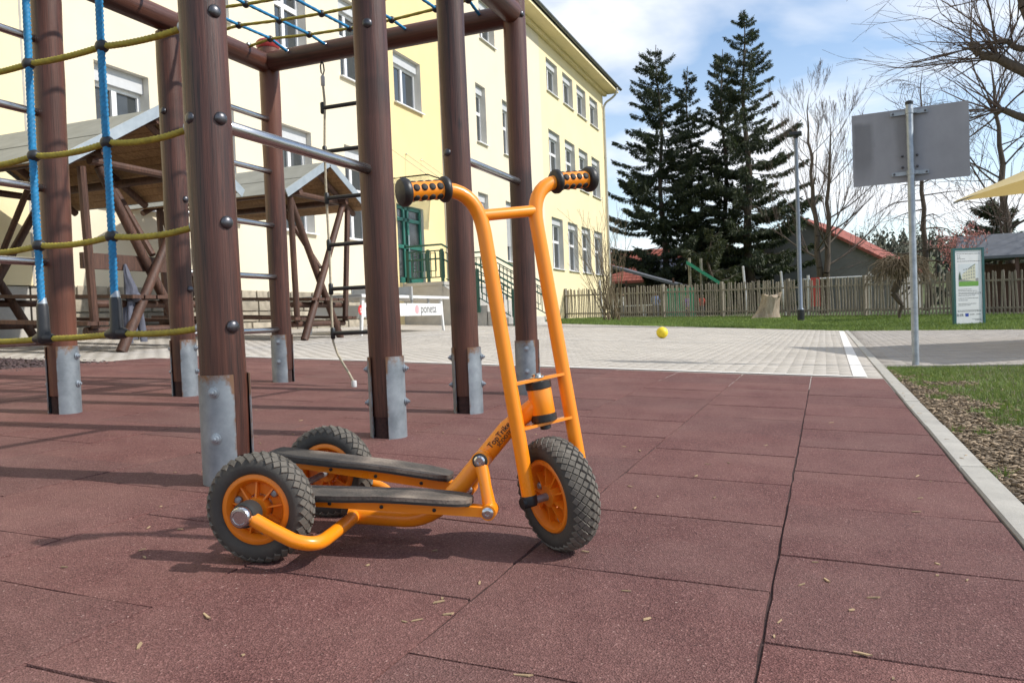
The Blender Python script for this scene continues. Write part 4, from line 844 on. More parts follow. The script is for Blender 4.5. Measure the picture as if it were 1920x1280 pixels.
for s in (1, -1): wheel(Bd(RS, s*.186, RR), RT*s, D_*s, RR, .066, 34, 5, .072, .03, None)
# steering: two bent tubes, handlebar, cross bars
TR = .0158
WT = lambda z: .0712+(.0674-.0712)*z/.6212
for s, nm in ((1, 'right'), (-1, 'left')):
    zg = .6835; rt = WT(.55)*s
    bend = arc(S(WT(.585)*s, 0, .585), S(WT(.67)*s, -.004, zg), S(s*.155, -.004, zg), 9)
    pts = [S(WT(0.012)*s, 0, .012), S(WT(.2)*s, 0, .2), S(WT(.4)*s, 0, .4), S(WT(.56)*s, 0, .56)]+bend+[S(s*.2331, -.004, zg)]
    b = MB(); b.tube(pts, TR, 18); ft = part('fork_tube', b, 'orange', sc, smooth=60)
    g0, g1 = S(s*.1386, -.004, zg), S(s*.2331, -.004, zg); gx = (g1-g0).normalized()
    b = MB(); b.lathe([(.0165, .004), (.0195, .006), (.0195, .088), (.0165, .09)], 24, g0, gx); gp_ = part('grip', b, 'orange', sc, smooth=50)
    b = MB(); b.lathe([(.018, -.006), (.0245, -.004), (.0275, 0), (.0275, .006), (.0245, .010), (.018, .012)], 28, g0, gx); part('grip_collar', b, 'black_plastic', gp_)
    b = MB(); b.lathe([(.018, .084), (.0265, .086), (.0295, .091), (.0295, .098), (.0265, .104), (.015, .108), (.003, .109)], 28, g0, gx); part('grip_end', b, 'black_plastic', gp_)
    b = MB(); q1 = gx.orthogonal().normalized(); q2 = gx.cross(q1)
    for rg in range(4):
        for k in range(5):
            a = 2*PI*k/5+.30; rd = q1*math.cos(a)+q2*math.sin(a); b.lathe([(.0080, -.0015), (.0074, .0008), (.0048, .0020), (.0005, .0024)], 10, g0+gx*(.0205+rg*.0178)+rd*.0192, rd)
    part('grip_dots', b, 'black_rubber', gp_, smooth=60)
    b = MB(); b.lathe([(.016, -.006), (.0172, -.003), (.0172, .012), (.0165, .014)], 16, S(WT(0)*s, 0, .0), AX); b.tube([S(s*.0712-s*.012, 0, 0), S(s*.0712+s*.020, 0, 0)], .0125, 12); part('axle_clamp', b, 'dark_metal', sc)
b = MB(); b.tube([S(.088, 0, 0), S(-.088, 0, 0)], .0085, 12); part('axle', b, 'galv', sc)
b = MB(); b.tube([S(WT(.6212), 0, .6212), S(-WT(.6212), 0, .6212)], .0125, 16); part('crossbar', b, 'orange', sc)
for z in (.2539, .1564):
    b = MB(); w_ = WT(z); p = [S(w_, -.014, z-.003), S(w_, .014, z-.003), S(-w_, .014, z-.003), S(-w_, -.014, z-.003)]; b.prism(p, AX*.006); part('fork_plate', b, 'orange', sc, smooth=0)
hb = lambda z, r_: (r_, z)
b = MB(); b.lathe([(.0255, .172), (.0265, .175), (.0265, .235), (.0255, .238)], 28, CW, AX); ht = part('head_tube', b, 'orange', sc)
b = MB(); b.lathe([(.024, .160), (.0285, .162), (.0285, .176), (.026, .178)], 28, CW, AX); part('bearing_cap', b, 'black_plastic', ht)
b = MB(); b.lathe([(.026, .232), (.0285, .234), (.0285, .249), (.024, .2505)], 28, CW, AX); part('bearing_cap', b, 'black_plastic', ht)
b = MB(); b.lathe([(.017, .257), (.017, .259), (.011, .261), (.011, .265), (.007, .267)], 16, CW, AX); part('steering_bolt', b, 'chrome', ht)
b = MB(); b.lathe([(.008, .143), (.012, .145), (.012, .153)], 12, CW, AX); part('steering_bolt', b, 'dark_metal', ht)
# main tube, down from the head tube, then flat to the rear
hp = CW+AX*.198; hs = (hp-FC).dot(D_)
pts = [hp-D_*.01]+[Bd(-.112, 0, .262), Bd(-.173, 0, .186), Bd(-.205, 0, .146)]+arc(Bd(-.222, 0, .125), Bd(-.278, 0, .054), Bd(-.345, 0, .053), 7)+[Bd(-.41, 0, .054), Bd(-.475, 0, .055)]
b = MB(); b.tube(pts, .0205, 20); part('main_tube', b, 'orange', sc, smooth=60)
lp = Bd(-.123, 0, .2485); ld = (Bd(-.112, 0, .262)-Bd(-.173, 0, .186)).normalized(); lu = RT.cross(ld)
text_part('TopTrike', .0185, 'decal', sc, lp+RT*.0212+lu*.004, ld, lu); text_part('SCOOTER', .0115, 'decal', sc, lp+RT*.0200-lu*.0095+ld*.006, ld, lu)
for s in (1, -1):
    pts = [Bd(-.462, 0, .055), Bd(-.458, s*.05, .055), Bd(-.455, s*.16, .055)]+arc(Bd(-.455, s*.185, .055), Bd(-.452, s*.247, .052), Bd(-.50, s*.252, .066), 8)+[Bd(-.545, s*.253, .086), Bd(-.592, s*.2535, .109)]
    b = MB(); b.tube(pts, .0145, 16); part('rear_stay', b, 'orange', sc, smooth=60)
    b = MB(); b.lathe([(.0245, -.034), (.026, -.03), (.026, -.003), (.022, .001)], 24, Bd(RS, s*.262, RR), RT*s); nu = part('axle_nut', b, 'black_rubber', sc)
    b = MB(); b.lathe([(.0205, .000), (.0215, .004), (.0215, .013), (.0185, .017), (.0140, .0175), (.0130, .0155), (.001, .0155)], 24, Bd(RS, s*.262, RR), RT*s); part('hub_cap', b, 'chrome', nu)
b = MB(); b.tube([Bd(RS, -.265, RR), Bd(RS, .265, RR)], .008, 10); part('axle', b, 'galv', sc)
# pedals: long rubber boards on orange bars, linked by a rocker
def pedal(r, s0, t0, s1, t1, width, nm):
    d = (Bd(s1, r, t1)-Bd(s0, r, t0)); ln = d.length; d.normalize(); up = RT.cross(d)*1.0
    if up.dot(nrm) < 0: up = -up
    prof = [(0, .34), (.012, .44), (.05, .49), (.18, .52), (.40, .50), (.55, .45), (.68, .47), (.85, .46), (.94, .40), (.985, .28), (1.0, .14)]
    curve = lambda u: .003*math.sin(PI*u)-.002*math.sin(2*PI*u)
    V = []; 
    for u, w in prof:
        for sgn in (-1, 1):
            for h_ in (0, 1): V.append(Bd(s0, r, t0)+d*(ln*u)+RT*(sgn*w*width)+up*(curve(u)+(.006 if h_ else -.006)))
    n_ = len(prof); F = []
    for i in range(n_-1):
        a, c_ = i*4, (i+1)*4
        F += [(a+1, a+3, c_+3, c_+1), (a, c_, c_+2, a+2), (a, a+1, c_+1, c_), (a+2, c_+2, c_+3, a+3)]
    F += [(0, 2, 3, 1), ((n_-1)*4, (n_-1)*4+1, (n_-1)*4+3, (n_-1)*4+2)]
    b = MB(); b.add(V, F); pb = part('pedal', b, 'footboard', sc, nm, smooth=35)
    b = MB()
    V = []
    for u, w in prof:
        for sgn in (-1, 1):
            for h_ in (0, 1): V.append(Bd(s0, r, t0)+d*(ln*u)+RT*(sgn*(w*width+.0012))+up*(curve(u)+(-.002 if h_ else -.0075)))
    b.add(V, F); part('pedal_edge', b, 'black_rubber', pb, smooth=35)
    return d, up
d1, up1 = pedal(.085, -.62, .122, -.172, .121, .098, 'worn rubber pedal sloping level towards the front wheel')
d2, up2 = pedal(-.085, -.70, .176, -.256, .134, .098, 'worn rubber pedal raised at its rear end')
for r, s0, t0, s1, t1 in ((.085, -.60, .108, -.134, .1005), (-.085, -.66, .156, -.215, .108)):
    a, c_ = Bd(s0, r, t0), Bd(s1, r, t1); d = (c_-a).normalized(); up = RT.cross(d); up = up if up.dot(nrm) > 0 else -up
    b = MB(); b.prism([a-up*.011-RT*.016, a-up*.011+RT*.016, a+up*.009+RT*.016, a+up*.009-RT*.016], c_-a); pbar = part('pedal_bar', b, 'orange', sc, smooth=0)
    b = MB(); b.tube([c_-RT*.020, c_+RT*.020], .0165, 20); part('pivot_eye', b, 'orange', pbar)
    for s in (1, -1):
        b = MB(); b.lathe([(.0125, 0), (.0125, .004), (.0085, .0065), (.005, .0065), (.0045, .004), (.001, .004)], 18, c_+RT*s*.020, RT*s); part('pivot_bolt', b, 'chrome', pbar)
    for u in (.25, .5, .75):
        b = MB(); b.lathe([(.0042, 0), (.0042, .002), (.002, .003)], 8, a.lerp(c_, u)+RT*.016-up*.002, RT); part('rivet', b, 'dark_metal', pbar)
uc = Bd(-.158, 0, .2)
b = MB(); b.tube([Bd(-.166, -.052, .196), Bd(-.160, .062, .201)], .0195, 22); part('rocker_pivot', b, 'orange', sc)
for s in (1, -1):
    b = MB(); b.lathe([(.0165, 0), (.0165, .002), (.014, .003), (.014, .004)], 20, Bd(-.160, .062, .201) if s > 0 else Bd(-.166, -.052, .196), RT*s); wv = part('rocker_washer', b, 'black_rubber', sc)
    b = MB(); b.lathe([(.0125, .004), (.0125, .006), (.009, .009), (.0055, .009), (.005, .006), (.001, .006)], 18, Bd(-.160, .062, .201) if s > 0 else Bd(-.166, -.052, .196), RT*s); part('rocker_bolt', b, 'chrome', wv)
b = MB(); b.tube([Bd(-.160, .052, .199), Bd(-.146, .070, .150), Bd(-.135, .078, .103)], [.015, .0125, .015], 14); part('rocker_arm', b, 'orange', sc)
b = MB(); b.tube([Bd(-.166, -.045, .194), Bd(-.190, -.066, .155), Bd(-.214, -.078, .110)], [.015, .0125, .015], 14); part('rocker_arm', b, 'orange', sc)
#PART5
# ------------------------------------------------------------------ picket fence
fd = Vector((1, -.493, 0)).normalized(); fn = Vector((.493, 1, 0)).normalized()
def fpt(u): return Vector((-10.55, Yf(-10.55), 0))+fd*u
fe = thing('picket_fence', 'weathered grey wooden picket fence behind the far lawn strip', 'fence', tuple(fpt(8)))
def fz(p): return 0.2-0.0236*max(-14, min(p.x, 9))
pk = MB(); pk.prism([(-.024, 0, .04), (.024, 0, .04), (.024, 0, 1.24), (.008, 0, 1.265), (-.008, 0, 1.265), (-.024, 0, 1.24)], (0, .02, 0)); pkm = pk.mesh('picket', smooth=0); pkm.materials.append(MATS['fence_wood'])
FA = math.atan2(fd.y, fd.x); u = 0.05
while u < 20.6:
    p = fpt(u)-fn*.03; o = put('picket', pkm, None, fe); o.location = Vector((p.x, p.y, fz(p)+random.uniform(-.02, .02)))-fe.location; o.rotation_euler = (random.gauss(0, .01), random.gauss(0, .022), FA+random.gauss(0, .02)); o.scale = (random.uniform(.85, 1.15), 1, random.uniform(.97, 1.03)); u += .102
for k in range(8):
    u0, u1 = k*2.62, min(20.6, (k+1)*2.62); p0, p1 = fpt(u0)+fn*.02, fpt(u1)+fn*.02
    b = MB(); b.box((p0.x, p0.y+.03, fz(p0)+.63), (.1, .1, 1.36), rotz(FA)); part('fence_post', b, 'fence_wood', fe, smooth=0)
    for h in (.22, 1.0):
        b = MB(); a, c_ = Vector((p0.x, p0.y, fz(p0)+h)), Vector((p1.x, p1.y, fz(p1)+h)); b.tube([a, c_], .04, 4); part('fence_rail', b, 'fence_wood', fe, smooth=0)
# ------------------------------------------------------------------ ball, lamp, hoop board, sign, parasol
b = MB(); b.sphere((-2.514, 13.42, gz(-2.514)+.094), .096, 28, 18); solo('ball', b, 'ball', 'yellow ball lying on the pale paved court', 'ball', (-2.514, 13.42, gz(-2.514)), smooth=80)
lz = lawn_z(-.645, 25) - .02; lm = thing('lamp_post', 'slim grey lamp post with flat head on the lawn strip', 'lamp post', (-.645, 25, lz))
b = MB(); b.lathe([(.095, lz-.05), (.095, lz+.35), (.085, lz+.38), (.062, lz+.42), (.055, 3.0), (.05, 5.46)], 18, (-.645, 25, 0)); part('pole', b, 'lamp_grey', lm)
b = MB(); b.lathe([(.10, lz-.04), (.10, lz+.36)], 18, (-.645, 25, 0)); part('base_sleeve', b, 'dark_metal', lm)
b = MB(); b.cbox((-.645, 25, 5.53), (.34, .34, .09), .02); b.lathe([(.06, 5.40), (.085, 5.485)], 16, (-.645, 25, 0)); part('lamp_head', b, 'dark_metal', lm)
hx, hy = .751, 8.1; hp_ = thing('basketball_backboard', 'grey back of a small basketball board on a galvanised pole by the path', 'backboard', (hx, hy, -.03))
b = MB(); b.lathe([(.030, -.05), (.030, 2.30), (.028, 2.31)], 20, (hx, hy, 0)); po = part('pole', b, 'galv', hp_)
b = MB(); b.lathe([(.033, 2.30), (.034, 2.31), (.034, 2.325), (.02, 2.335)], 16, (hx, hy, 0)); part('pole_cap', b, 'dark_metal', po)
Rb = rotz(-.10)
b = MB(); b.box((hx+.0, hy+.075, 1.955), (.945, .016, .655), Rb); part('board', b, 'board_back', hp_, smooth=0)
for z in (2.24, 1.70):
    b = MB(); b.box((hx, hy+.052, z), (.30, .022, .032), Rb); br = part('bracket', b, 'galv', hp_, smooth=0)
    b = MB(); b.lathe([(.033, z-.022), (.035, z-.02), (.035, z+.02), (.033, z+.022)], 18, (hx, hy, 0)); b.box((hx+.045, hy+.025, z), (.035, .05, .03), Rb); part('clamp', b, 'galv', br)
    for s in (-1, 1):
        b = MB(); b.lathe([(.010, 0), (.010, .006), (.005, .008)], 10, (hx+s*.13, hy+.041-s*.013, z), (0, -1, 0)); part('bolt', b, 'bolt', br)
for x in (-.06, .06):
    for z in (1.76, 1.86):
        b = MB(); b.lathe([(.011, 0), (.011, .01), (.005, .013)], 10, (hx+x, hy+.066-x*.1, z), (0, -1, 0)); part('bolt', b, 'bolt', hp_)
b = MB(); ring = [Vector((hx+.08+.17*math.cos(a), hy+.35+.17*math.sin(a), 1.79)) for a in [2*PI*i/24 for i in range(25)]]; b.tube(ring, .009, 8, caps=False); b.box((hx+.05, hy+.13, 1.79), (.1, .12, .02), Rb); part('hoop', b, 'play_red', hp_)
SGX, SGY = 2.915, 20.0; sg = thing('information_sign', 'free standing white information board in a dark green frame on the lawn', 'sign', (SGX, SGY, -.03))
sa = Vector((math.cos(.45), math.sin(.45), 0)); sn = Vector((-sa.y, sa.x, 0)); W_, H_ = .66, 1.68
def sgp(u, v, o=0): return Vector((SGX, SGY, -.01))+sa*(u*W_)-sn*o+Vector((0, 0, v*H_))
Rs = rotz(.45)
for u in (-.5, .5):
    b = MB(); q = sgp(u, .5); b.box(q, (.05, .07, H_+.02), Rs); part('frame_post', b, 'sign_frame', sg, smooth=0)
for v in (.02, .99):
    b = MB(); b.box(sgp(0, v), (W_-.05, .06, .05), Rs); part('frame_rail', b, 'sign_frame', sg, smooth=0)
b = MB(); b.box(sgp(0, .505), (W_-.05, .03, H_*.94), Rs); pn = part('panel', b, 'sign_white', sg, smooth=0)
def srect(u0, u1, v0, v1, mat, nm, o=.0165, pts=None):
    b = MB(); b.add([sgp(u, v, o) for u, v in (pts or ((u0, v0), (u1, v0), (u1, v1), (u0, v1)))], [tuple(range(len(pts) if pts else 4))]); return part(nm, b, mat, pn, smooth=0)
srect(-.34, .34, .515, .80, 'print_sky', 'printed_picture'); srect(-.34, .34, .515, .575, 'print_green', 'printed_lawn', .0172); srect(-.34, .34, .575, .615, 'print_grey', 'printed_road', .0174)
srect(0, 0, 0, 0, 'print_cream', 'printed_building', .0178, [(-.22, .60), (.24, .575), (.24, .79), (.02, .735), (-.22, .665)]); srect(0, 0, 0, 0, 'print_dark', 'printed_tree', .018, [(-.34, .60), (-.24, .60), (-.27, .66), (-.29, .71), (-.33, .66)]); srect(0, 0, 0, 0, 'print_dark', 'printed_roof', .0182, [(.0, .735), (.24, .79), (.24, .80), (-.02, .74)])
for r in range(4):
    for c in range(5): srect(-.17+c*.085, -.13+c*.085, .60+r*.04+c*.004, .615+r*.04+c*.006, 'print_grey', 'printed_window', .0186)
for v, a, c_ in ((.93, -.40, .42), (.905, -.38, -.28), (.885, -.38, -.26), (.865, -.38, -.10), (.835, -.38, .42), (.475, -.36, .10), (.455, -.36, .30), (.43, -.36, .42), (.415, -.36, .42), (.395, -.36, .20), (.36, -.36, .32), (.335, -.36, -.05), (.29, -.36, .25), (.27, -.36, .05), (.205, -.40, .42), (.19, -.40, .42), (.09, .1, .42), (.075, .2, .42)):
    x = a
    while x < c_: 
        w = random.uniform(.03, .09); srect(x, min(c_, x+w), v-.0028, v+.0028, 'ink', 'printed_line'); x += w+.012
text_part('ELER', .075, 'ink', pn, sgp(-.31, .145, .017), sa, (0, 0, 1)); srect(-.14, -.02, .125, .165, 'ink_blue', 'printed_flag'); text_part('LEADER', .03, 'ink', pn, sgp(.10, .15, .017), sa, (0, 0, 1)); text_part('SACHSEN', .024, 'ink', pn, sgp(.31, .15, .017), sa, (0, 0, 1))
pc = Vector((3.95, 10.92, 0)); pr = thing('parasol', 'large pale yellow square parasol over the paved path', 'parasol', (3.95, 10.92, -.02))
v0 = Vector((1.57-3.95, 11.76-10.92, 0)); cs = [Matrix.Rotation(k*PI/2, 3, 'Z')@v0+pc+Vector((0, 0, 1.805)) for k in range(4)]; ap = pc+Vector((0, 0, 2.72))
b = MB(); nn = 8
for k in range(4):
    a, c_ = cs[k], cs[(k+1) % 4]; V = []
    for i in range(nn+1):
        for j in range(nn+1):
            e = a.lerp(c_, j/nn); p = ap.lerp(e, i/nn); p = p+Vector((0, 0, .10*math.sin(PI*j/nn)*(i/nn)**2-.10*math.sin(PI*i/nn)*.8*math.sin(PI*j/nn))); 
            inw = (pc-e); inw.z = 0; p += inw*.07*math.sin(PI*j/nn)*(i/nn)**2; V.append(p)
    b.add(V, [(i*(nn+1)+j, i*(nn+1)+j+1, (i+1)*(nn+1)+j+1, (i+1)*(nn+1)+j) for i in range(nn) for j in range(nn)])
part('canopy', b, 'canopy', pr, smooth=30)
b = MB(); b.lathe([(.04, -.03), (.04, 2.74), (.05, 2.76), (.01, 2.85)], 16, pc); part('pole', b, 'galv', pr)
b = MB(); b.cbox(pc+Vector((0, 0, .03)), (.9, .9, .1), .02); part('base', b, 'concrete', pr, smooth=0)
for k in range(4):
    b = MB(); b.tube([ap-Vector((0, 0, .05)), cs[k]-Vector((0, 0, .02))], .014, 8); part('rib', b, 'galv', pr)

# ------------------------------------------------------------------ trees
def seg_mesh(segs, sides=5):
    """segs: list of (p0, p1, r0, r1) -> numpy prisms"""
    A = np.array([s[0] for s in segs]); B = np.array([s[1] for s in segs]); r0 = np.array([s[2] for s in segs]); r1 = np.array([s[3] for s in segs])
    d = B-A; d /= np.maximum(np.linalg.norm(d, axis=1), 1e-9)[:, None]; ref = np.where(np.abs(d[:, 2:3]) > .9, np.array([[1., 0, 0]]), np.array([[0, 0, 1.]]))
    a = np.cross(d, ref); a /= np.linalg.norm(a, axis=1)[:, None]; c = np.cross(d, a); th = 2*PI*np.arange(sides)/sides
    rg = a[:, None]*np.cos(th)[None, :, None]+c[:, None]*np.sin(th)[None, :, None]
    V = np.concatenate([A[:, None]+rg*r0[:, None, None], B[:, None]+rg*r1[:, None, None]], 1).reshape(-1, 3)
    i = np.arange(sides); F = np.stack([i, (i+1) % sides, sides+(i+1) % sides, sides+i], 1)[None]+(np.arange(len(segs))*2*sides)[:, None, None]
    me = fastmesh('branches', V, F.reshape(-1, 4)); me.shade_smooth(); return me
def segpart(name, segs, mat, parent, sides=5):
    me = seg_mesh(segs, sides); o = root_loc(parent); me.transform(Matrix.Translation(-Vector(o))); me.name = name; return put(name, me, mat, parent)
def grow(p, d, ln, r, lvl, maxl, out, rr, spread=.6, up=.15, kids=(2, 4), decay=.68, wob=.16, minr=.006, steps=4):
    q = Vector(p); d = Vector(d).normalized(); pr_ = r
    for i in range(steps):
        d = (d+Vector((rr.gauss(0, wob), rr.gauss(0, wob), rr.gauss(0, wob)+up*.25))).normalized(); n_ = q+d*ln/steps; r2 = max(minr, r*(1-.5*(i+1)/steps))
        out[min(lvl, len(out)-1)].append((tuple(q), tuple(n_), pr_, r2)); q, pr_ = n_, r2
        if lvl < maxl and (i >= 1 or lvl > 0):
            for k in range(rr.randint(*kids) if i == steps-1 else rr.randint(max(0, kids[0]-1), kids[1]-1)):
                a = rr.uniform(0, 2*PI); s = d.orthogonal().normalized(); s = Matrix.Rotation(a, 3, d)@s
                nd = (d*(1-spread*.6)+s*spread+Vector((0, 0, up))).normalized()
                grow(q, nd, ln*decay*rr.uniform(.75, 1.1), max(minr, r2*rr.uniform(.45, .7)), lvl+1, maxl, out, rr, spread, up, kids, decay, wob, minr, max(3, steps-1))
def bare_tree(name, label, base, hgt, r, trunk_frac, seed, maxl=4, spread=.55, up=.25, kids=(2, 3), mat='bark', group=None, decay=.66, minr=.007, limbs=12, reach=.42, lean=(0, 0), tw='twig', droop=0.0, stems=1, wob=.13):
    t = thing(name, label, 'tree', tuple(base), group); rr = random.Random(seed); out = [[], [], []]
    for sidx in range(stems):
        q = Vector(base)+Vector((rr.uniform(-.2, .2), rr.uniform(-.2, .2), -.1))*(1 if stems > 1 else 0); n_ = 14; pr_ = r*(1-.15*sidx); h_ = hgt*(1-.12*sidx)
        for i in range(n_):
            z1 = (i+1)/n_; nx = Vector((base[0]+lean[0]*z1+rr.gauss(0, .05)+(sidx*.5-.25)*(z1**.7)*(stems > 1)*2, base[1]+lean[1]*z1+rr.gauss(0, .05), base[2]+h_*z1)); r2 = max(minr*1.5, r*(1-z1)**.8+.008)
            out[0].append((tuple(q), tuple(nx), pr_, r2)); pr_ = r2
            if z1 > trunk_frac:
                for k in range(max(1, round(limbs/n_))+(rr.random() < .4)):
                    a = rr.uniform(0, 2*PI); f = 1-(z1-trunk_frac)/(1.02-trunk_frac); nd = Vector((math.cos(a), math.sin(a), .35+.55*(1-f)-droop))
                    grow(q.lerp(nx, rr.random()), nd, h_*reach*(.3+.7*f)*rr.uniform(.75, 1.1), max(minr*1.6, r2*.36), 1, maxl, out, rr, spread, up-droop, kids, decay, wob, minr, 4)
            q = nx
    segpart('trunk', out[0]+out[1], mat, t, 7)
    if out[2]: segpart('crown', out[2], tw, t, 4)
    return t
def spruce(name, label, base, hgt, rad, seed, dens=1.0, start=.06, mat='needles', group='tall spruces behind the fence', trunk_r=.22, gap=.15, nd_len=.34, cat='tree'):
    t = thing(name, label, cat, tuple(base), group); rs = np.random.default_rng(seed); bx, by, bz = base
    zz = np.linspace(0, 1, 16); sw = [(bx+.12*math.sin(i*.9+seed), by, bz+hgt*z) for i, z in enumerate(zz)]
    segpart('trunk', [(sw[i], sw[i+1], trunk_r*(1-zz[i])+.02, trunk_r*(1-zz[i+1])+.02) for i in range(15)], 'bark', t, 8)
    segs = []; Ps = []; Ds = []; Ls = []
    z = start
    while z < .985:
        nb = rs.integers(3, 6)
        for k in range(nb):
            if rs.random() < gap: continue
            a = rs.uniform(0, 2*PI); L_ = rad*((1-z)**.72*.95+.05)*rs.uniform(.32, 1.25); 
            if z < .22: L_ *= .55+2*z
            p0 = np.array([bx+.12*math.sin(z*15*.9+seed), by, bz+hgt*(z+rs.uniform(-.008, .008))]); d = np.array([math.cos(a), math.sin(a), 0.])
            m_ = 7; pts = []
            dr = rs.uniform(.06, .46)*(1-z)+.02; upt = rs.uniform(.15, .34)
            for i in range(m_+1):
                f = i/m_; pts.append(p0+d*L_*f+np.array([0, 0, L_*(-dr*math.sin(PI*.5*min(1, f*1.5))+upt*max(0, f-.45)**1.4+.45*z*f)]))
            for i in range(m_): segs.append((pts[i], pts[i+1], .03*(1-z)*(1-i/m_)+.008, .03*(1-z)*(1-(i+1)/m_)+.006))
            nn = int((46+125*L_)*dens)
            f = rs.uniform(.10, 1, nn)**.75; idx = np.minimum((f*m_).astype(int), m_-1); fr = f*m_-idx; P = np.array(pts)
            pp = P[idx]*(1-fr[:, None])+P[idx+1]*fr[:, None]; tg_ = P[idx+1]-P[idx]; tg_ /= np.linalg.norm(tg_, axis=1)[:, None]
            side = np.cross(tg_, [0, 0, 1.]); sg_ = rs.choice([-1, 1], nn)[:, None]
            out = side*sg_*rs.uniform(.0, .8, (nn, 1))+tg_*rs.uniform(.2, .9, (nn, 1))+np.array([0, 0, -1.])*rs.uniform(-.15, 1.9, (nn, 1)); out /= np.linalg.norm(out, axis=1)[:, None]
            w_ = np.clip(L_*.24*(1-f)+.10, .08, .55)
            Ps.append(pp+side*sg_*(rs.uniform(0, 1, (nn, 1))*w_[:, None])+np.array([0, 0, -1.])*rs.uniform(0, .12, (nn, 1))); Ds.append(out); Ls.append(rs.uniform(.55, 1.2, nn)*nd_len*(.55+.45*(1-z)))
        z += rs.uniform(.55, 1.0)*.36/hgt*1.0
    segpart('branches', segs, 'bark', t, 4)
    P = np.concatenate(Ps); D = np.concatenate(Ds); Ln = np.concatenate(Ls); n_ = len(P)
    rv = rs.normal(0, 1, (n_, 3)); sd_ = np.cross(D, rv); sd_ /= np.linalg.norm(sd_, axis=1)[:, None]; wd = (Ln*.14)[:, None]
    V = np.stack([P, P+D*Ln[:, None]*.45+sd_*wd, P+D*Ln[:, None], P+D*Ln[:, None]*.45-sd_*wd], 1).reshape(-1, 3)-np.array(base); F = (np.arange(n_)*4)[:, None]+np.arange(4)[None]
    put('crown', fastmesh('crown', V, F), mat, t); return t
SPY = 52
spruce('spruce_tree', 'narrow dark spruce with a pointed top next to the school gable', (-9.45, SPY, .3), 17.2, 4.9, 11, 1.0, start=.10)
spruce('spruce_tree', 'thin sparse spruce with bare trunk showing between two fuller spruces', (-7.85, SPY+1.5, .3), 16.0, 2.9, 12, .62, start=.05, gap=.35, trunk_r=.16)
spruce('spruce_tree', 'middle spruce half merged with the tallest spruce', (-5.75, SPY+2, .3), 16.9, 3.9, 13, .9, gap=.2)
spruce('spruce_tree', 'tallest spruce with wide arms beside the grey gable house', (-4.2, SPY, .3), 18.4, 5.0, 14, .95, gap=.2, trunk_r=.30)
spruce('evergreen_tree', 'small olive evergreen growing low among the spruce trunks', (-5.6, SPY-8, .3), 4.6, 2.1, 15, 1.2, start=.04, mat='needles_light', group=None, trunk_r=.1)
spruce('fir_tree', 'low dark fir behind the grey shed roof', (7.05, 41, .1), 4.9, 2.6, 16, 1.3, start=.04, mat='needles', group=None, trunk_r=.14, gap=.02)
bare_tree('bare_tree', 'bare double stemmed tree in front of the grey gable house', (-.02, 42, .15), 10.6, .17, .22, 21, maxl=4, spread=.34, up=.30, kids=(1, 3), limbs=14, reach=.36, stems=2, mat='bark', minr=.0045, wob=.045, decay=.58)
bare_tree('larch_tree', 'thin bare larch with level twiggy boughs behind the basketball board', (4.4, 42, .15), 11.0, .15, .12, 22, maxl=3, spread=.5, up=-.02, kids=(1, 3), limbs=30, reach=.27, droop=.38, minr=.006, decay=.5, wob=.08)
bare_tree('lime_tree', 'tall bare tree with curved boughs beside the parasol', (7.2, 38, .0), 10.5, .2, .25, 23, maxl=4, spread=.55, up=.15, kids=(1, 3), limbs=16, reach=.36, lean=(-.7, 0), minr=.006)
# big pruned tree whose trunk stands outside the frame on the right
bt = thing('pruned_tree', 'big bare tree with thick sawn off limbs reaching in over the path', 'tree', (5.2, 22, -.03)); rr = random.Random(31); out = [[], [], []]
tb = Vector((5.2, 22, -.03)); q = tb; pr_ = .30
for i in range(12):
    f_ = (i+1)/12; nx = tb+Vector((-.25*f_-.75*max(0, f_-.5)**1.0, 0, 8.6*f_)); out[0].append((tuple(q), tuple(nx), pr_, .30-.017*(i+1))); q, pr_ = nx, .30-.017*(i+1)
def limb(a, c_, r0_, r1_, n_=6):
    a, c_ = Vector(a), Vector(c_); p = a; rp_ = r0_; L_ = []
    for i in range(n_):
        f = (i+1)/n_; x_ = a.lerp(c_, f)+Vector((rr.gauss(0, .04), rr.gauss(0, .04), rr.gauss(0, .03))); r_ = r0_+(r1_-r0_)*f; out[0].append((tuple(p), tuple(x_), rp_, r_)); p, rp_ = x_, r_; L_.append(p)
    return L_
def shoots(p, n_, ln, bias=(-.5, 0, .5), r_=.022):
    for k in range(n_):
        d = Vector((rr.gauss(0, .6), rr.gauss(0, .5), rr.gauss(0, .5)))+Vector(bias); grow(p, d, ln*rr.uniform(.6, 1.1), r_, 1, 3, out, rr, .36, .0, (1, 2), .55, .07, .0035, 5)
la = limb((5.0, 22, 5.35), (3.32, 22, 6.58), .14, .085); lb = limb((4.85, 22, 6.1), (4.02, 22, 6.55), .09, .06); lc = limb((5.05, 22, 4.4), (3.85, 22, 4.95), .12, .06); ld_ = limb((4.75, 22, 6.4), (4.0, 21.9, 8.9), .11, .07)
for p, n_, ln in ((la[3], 7, 1.9), (la[2], 4, 1.6), (la[5], 2, .9), (lb[5], 8, 1.8), (lb[3], 4, 1.5), (lc[5], 7, 1.7), (lc[4], 4, 1.6), (ld_[2], 5, 2.0), (ld_[4], 6, 2.2), (ld_[5], 7, 2.4)): shoots(p, n_, ln)
for p, n_, ln in ((la[3], 4, 2.2), (lb[4], 3, 2.1), (lc[4], 4, 1.8), (ld_[5], 4, 2.4)): shoots(p, n_, ln, (-1.1, 0, .05))
segpart('trunk', out[0], 'bark', bt, 10); segpart('crown', out[1]+out[2], 'twig', bt, 4)
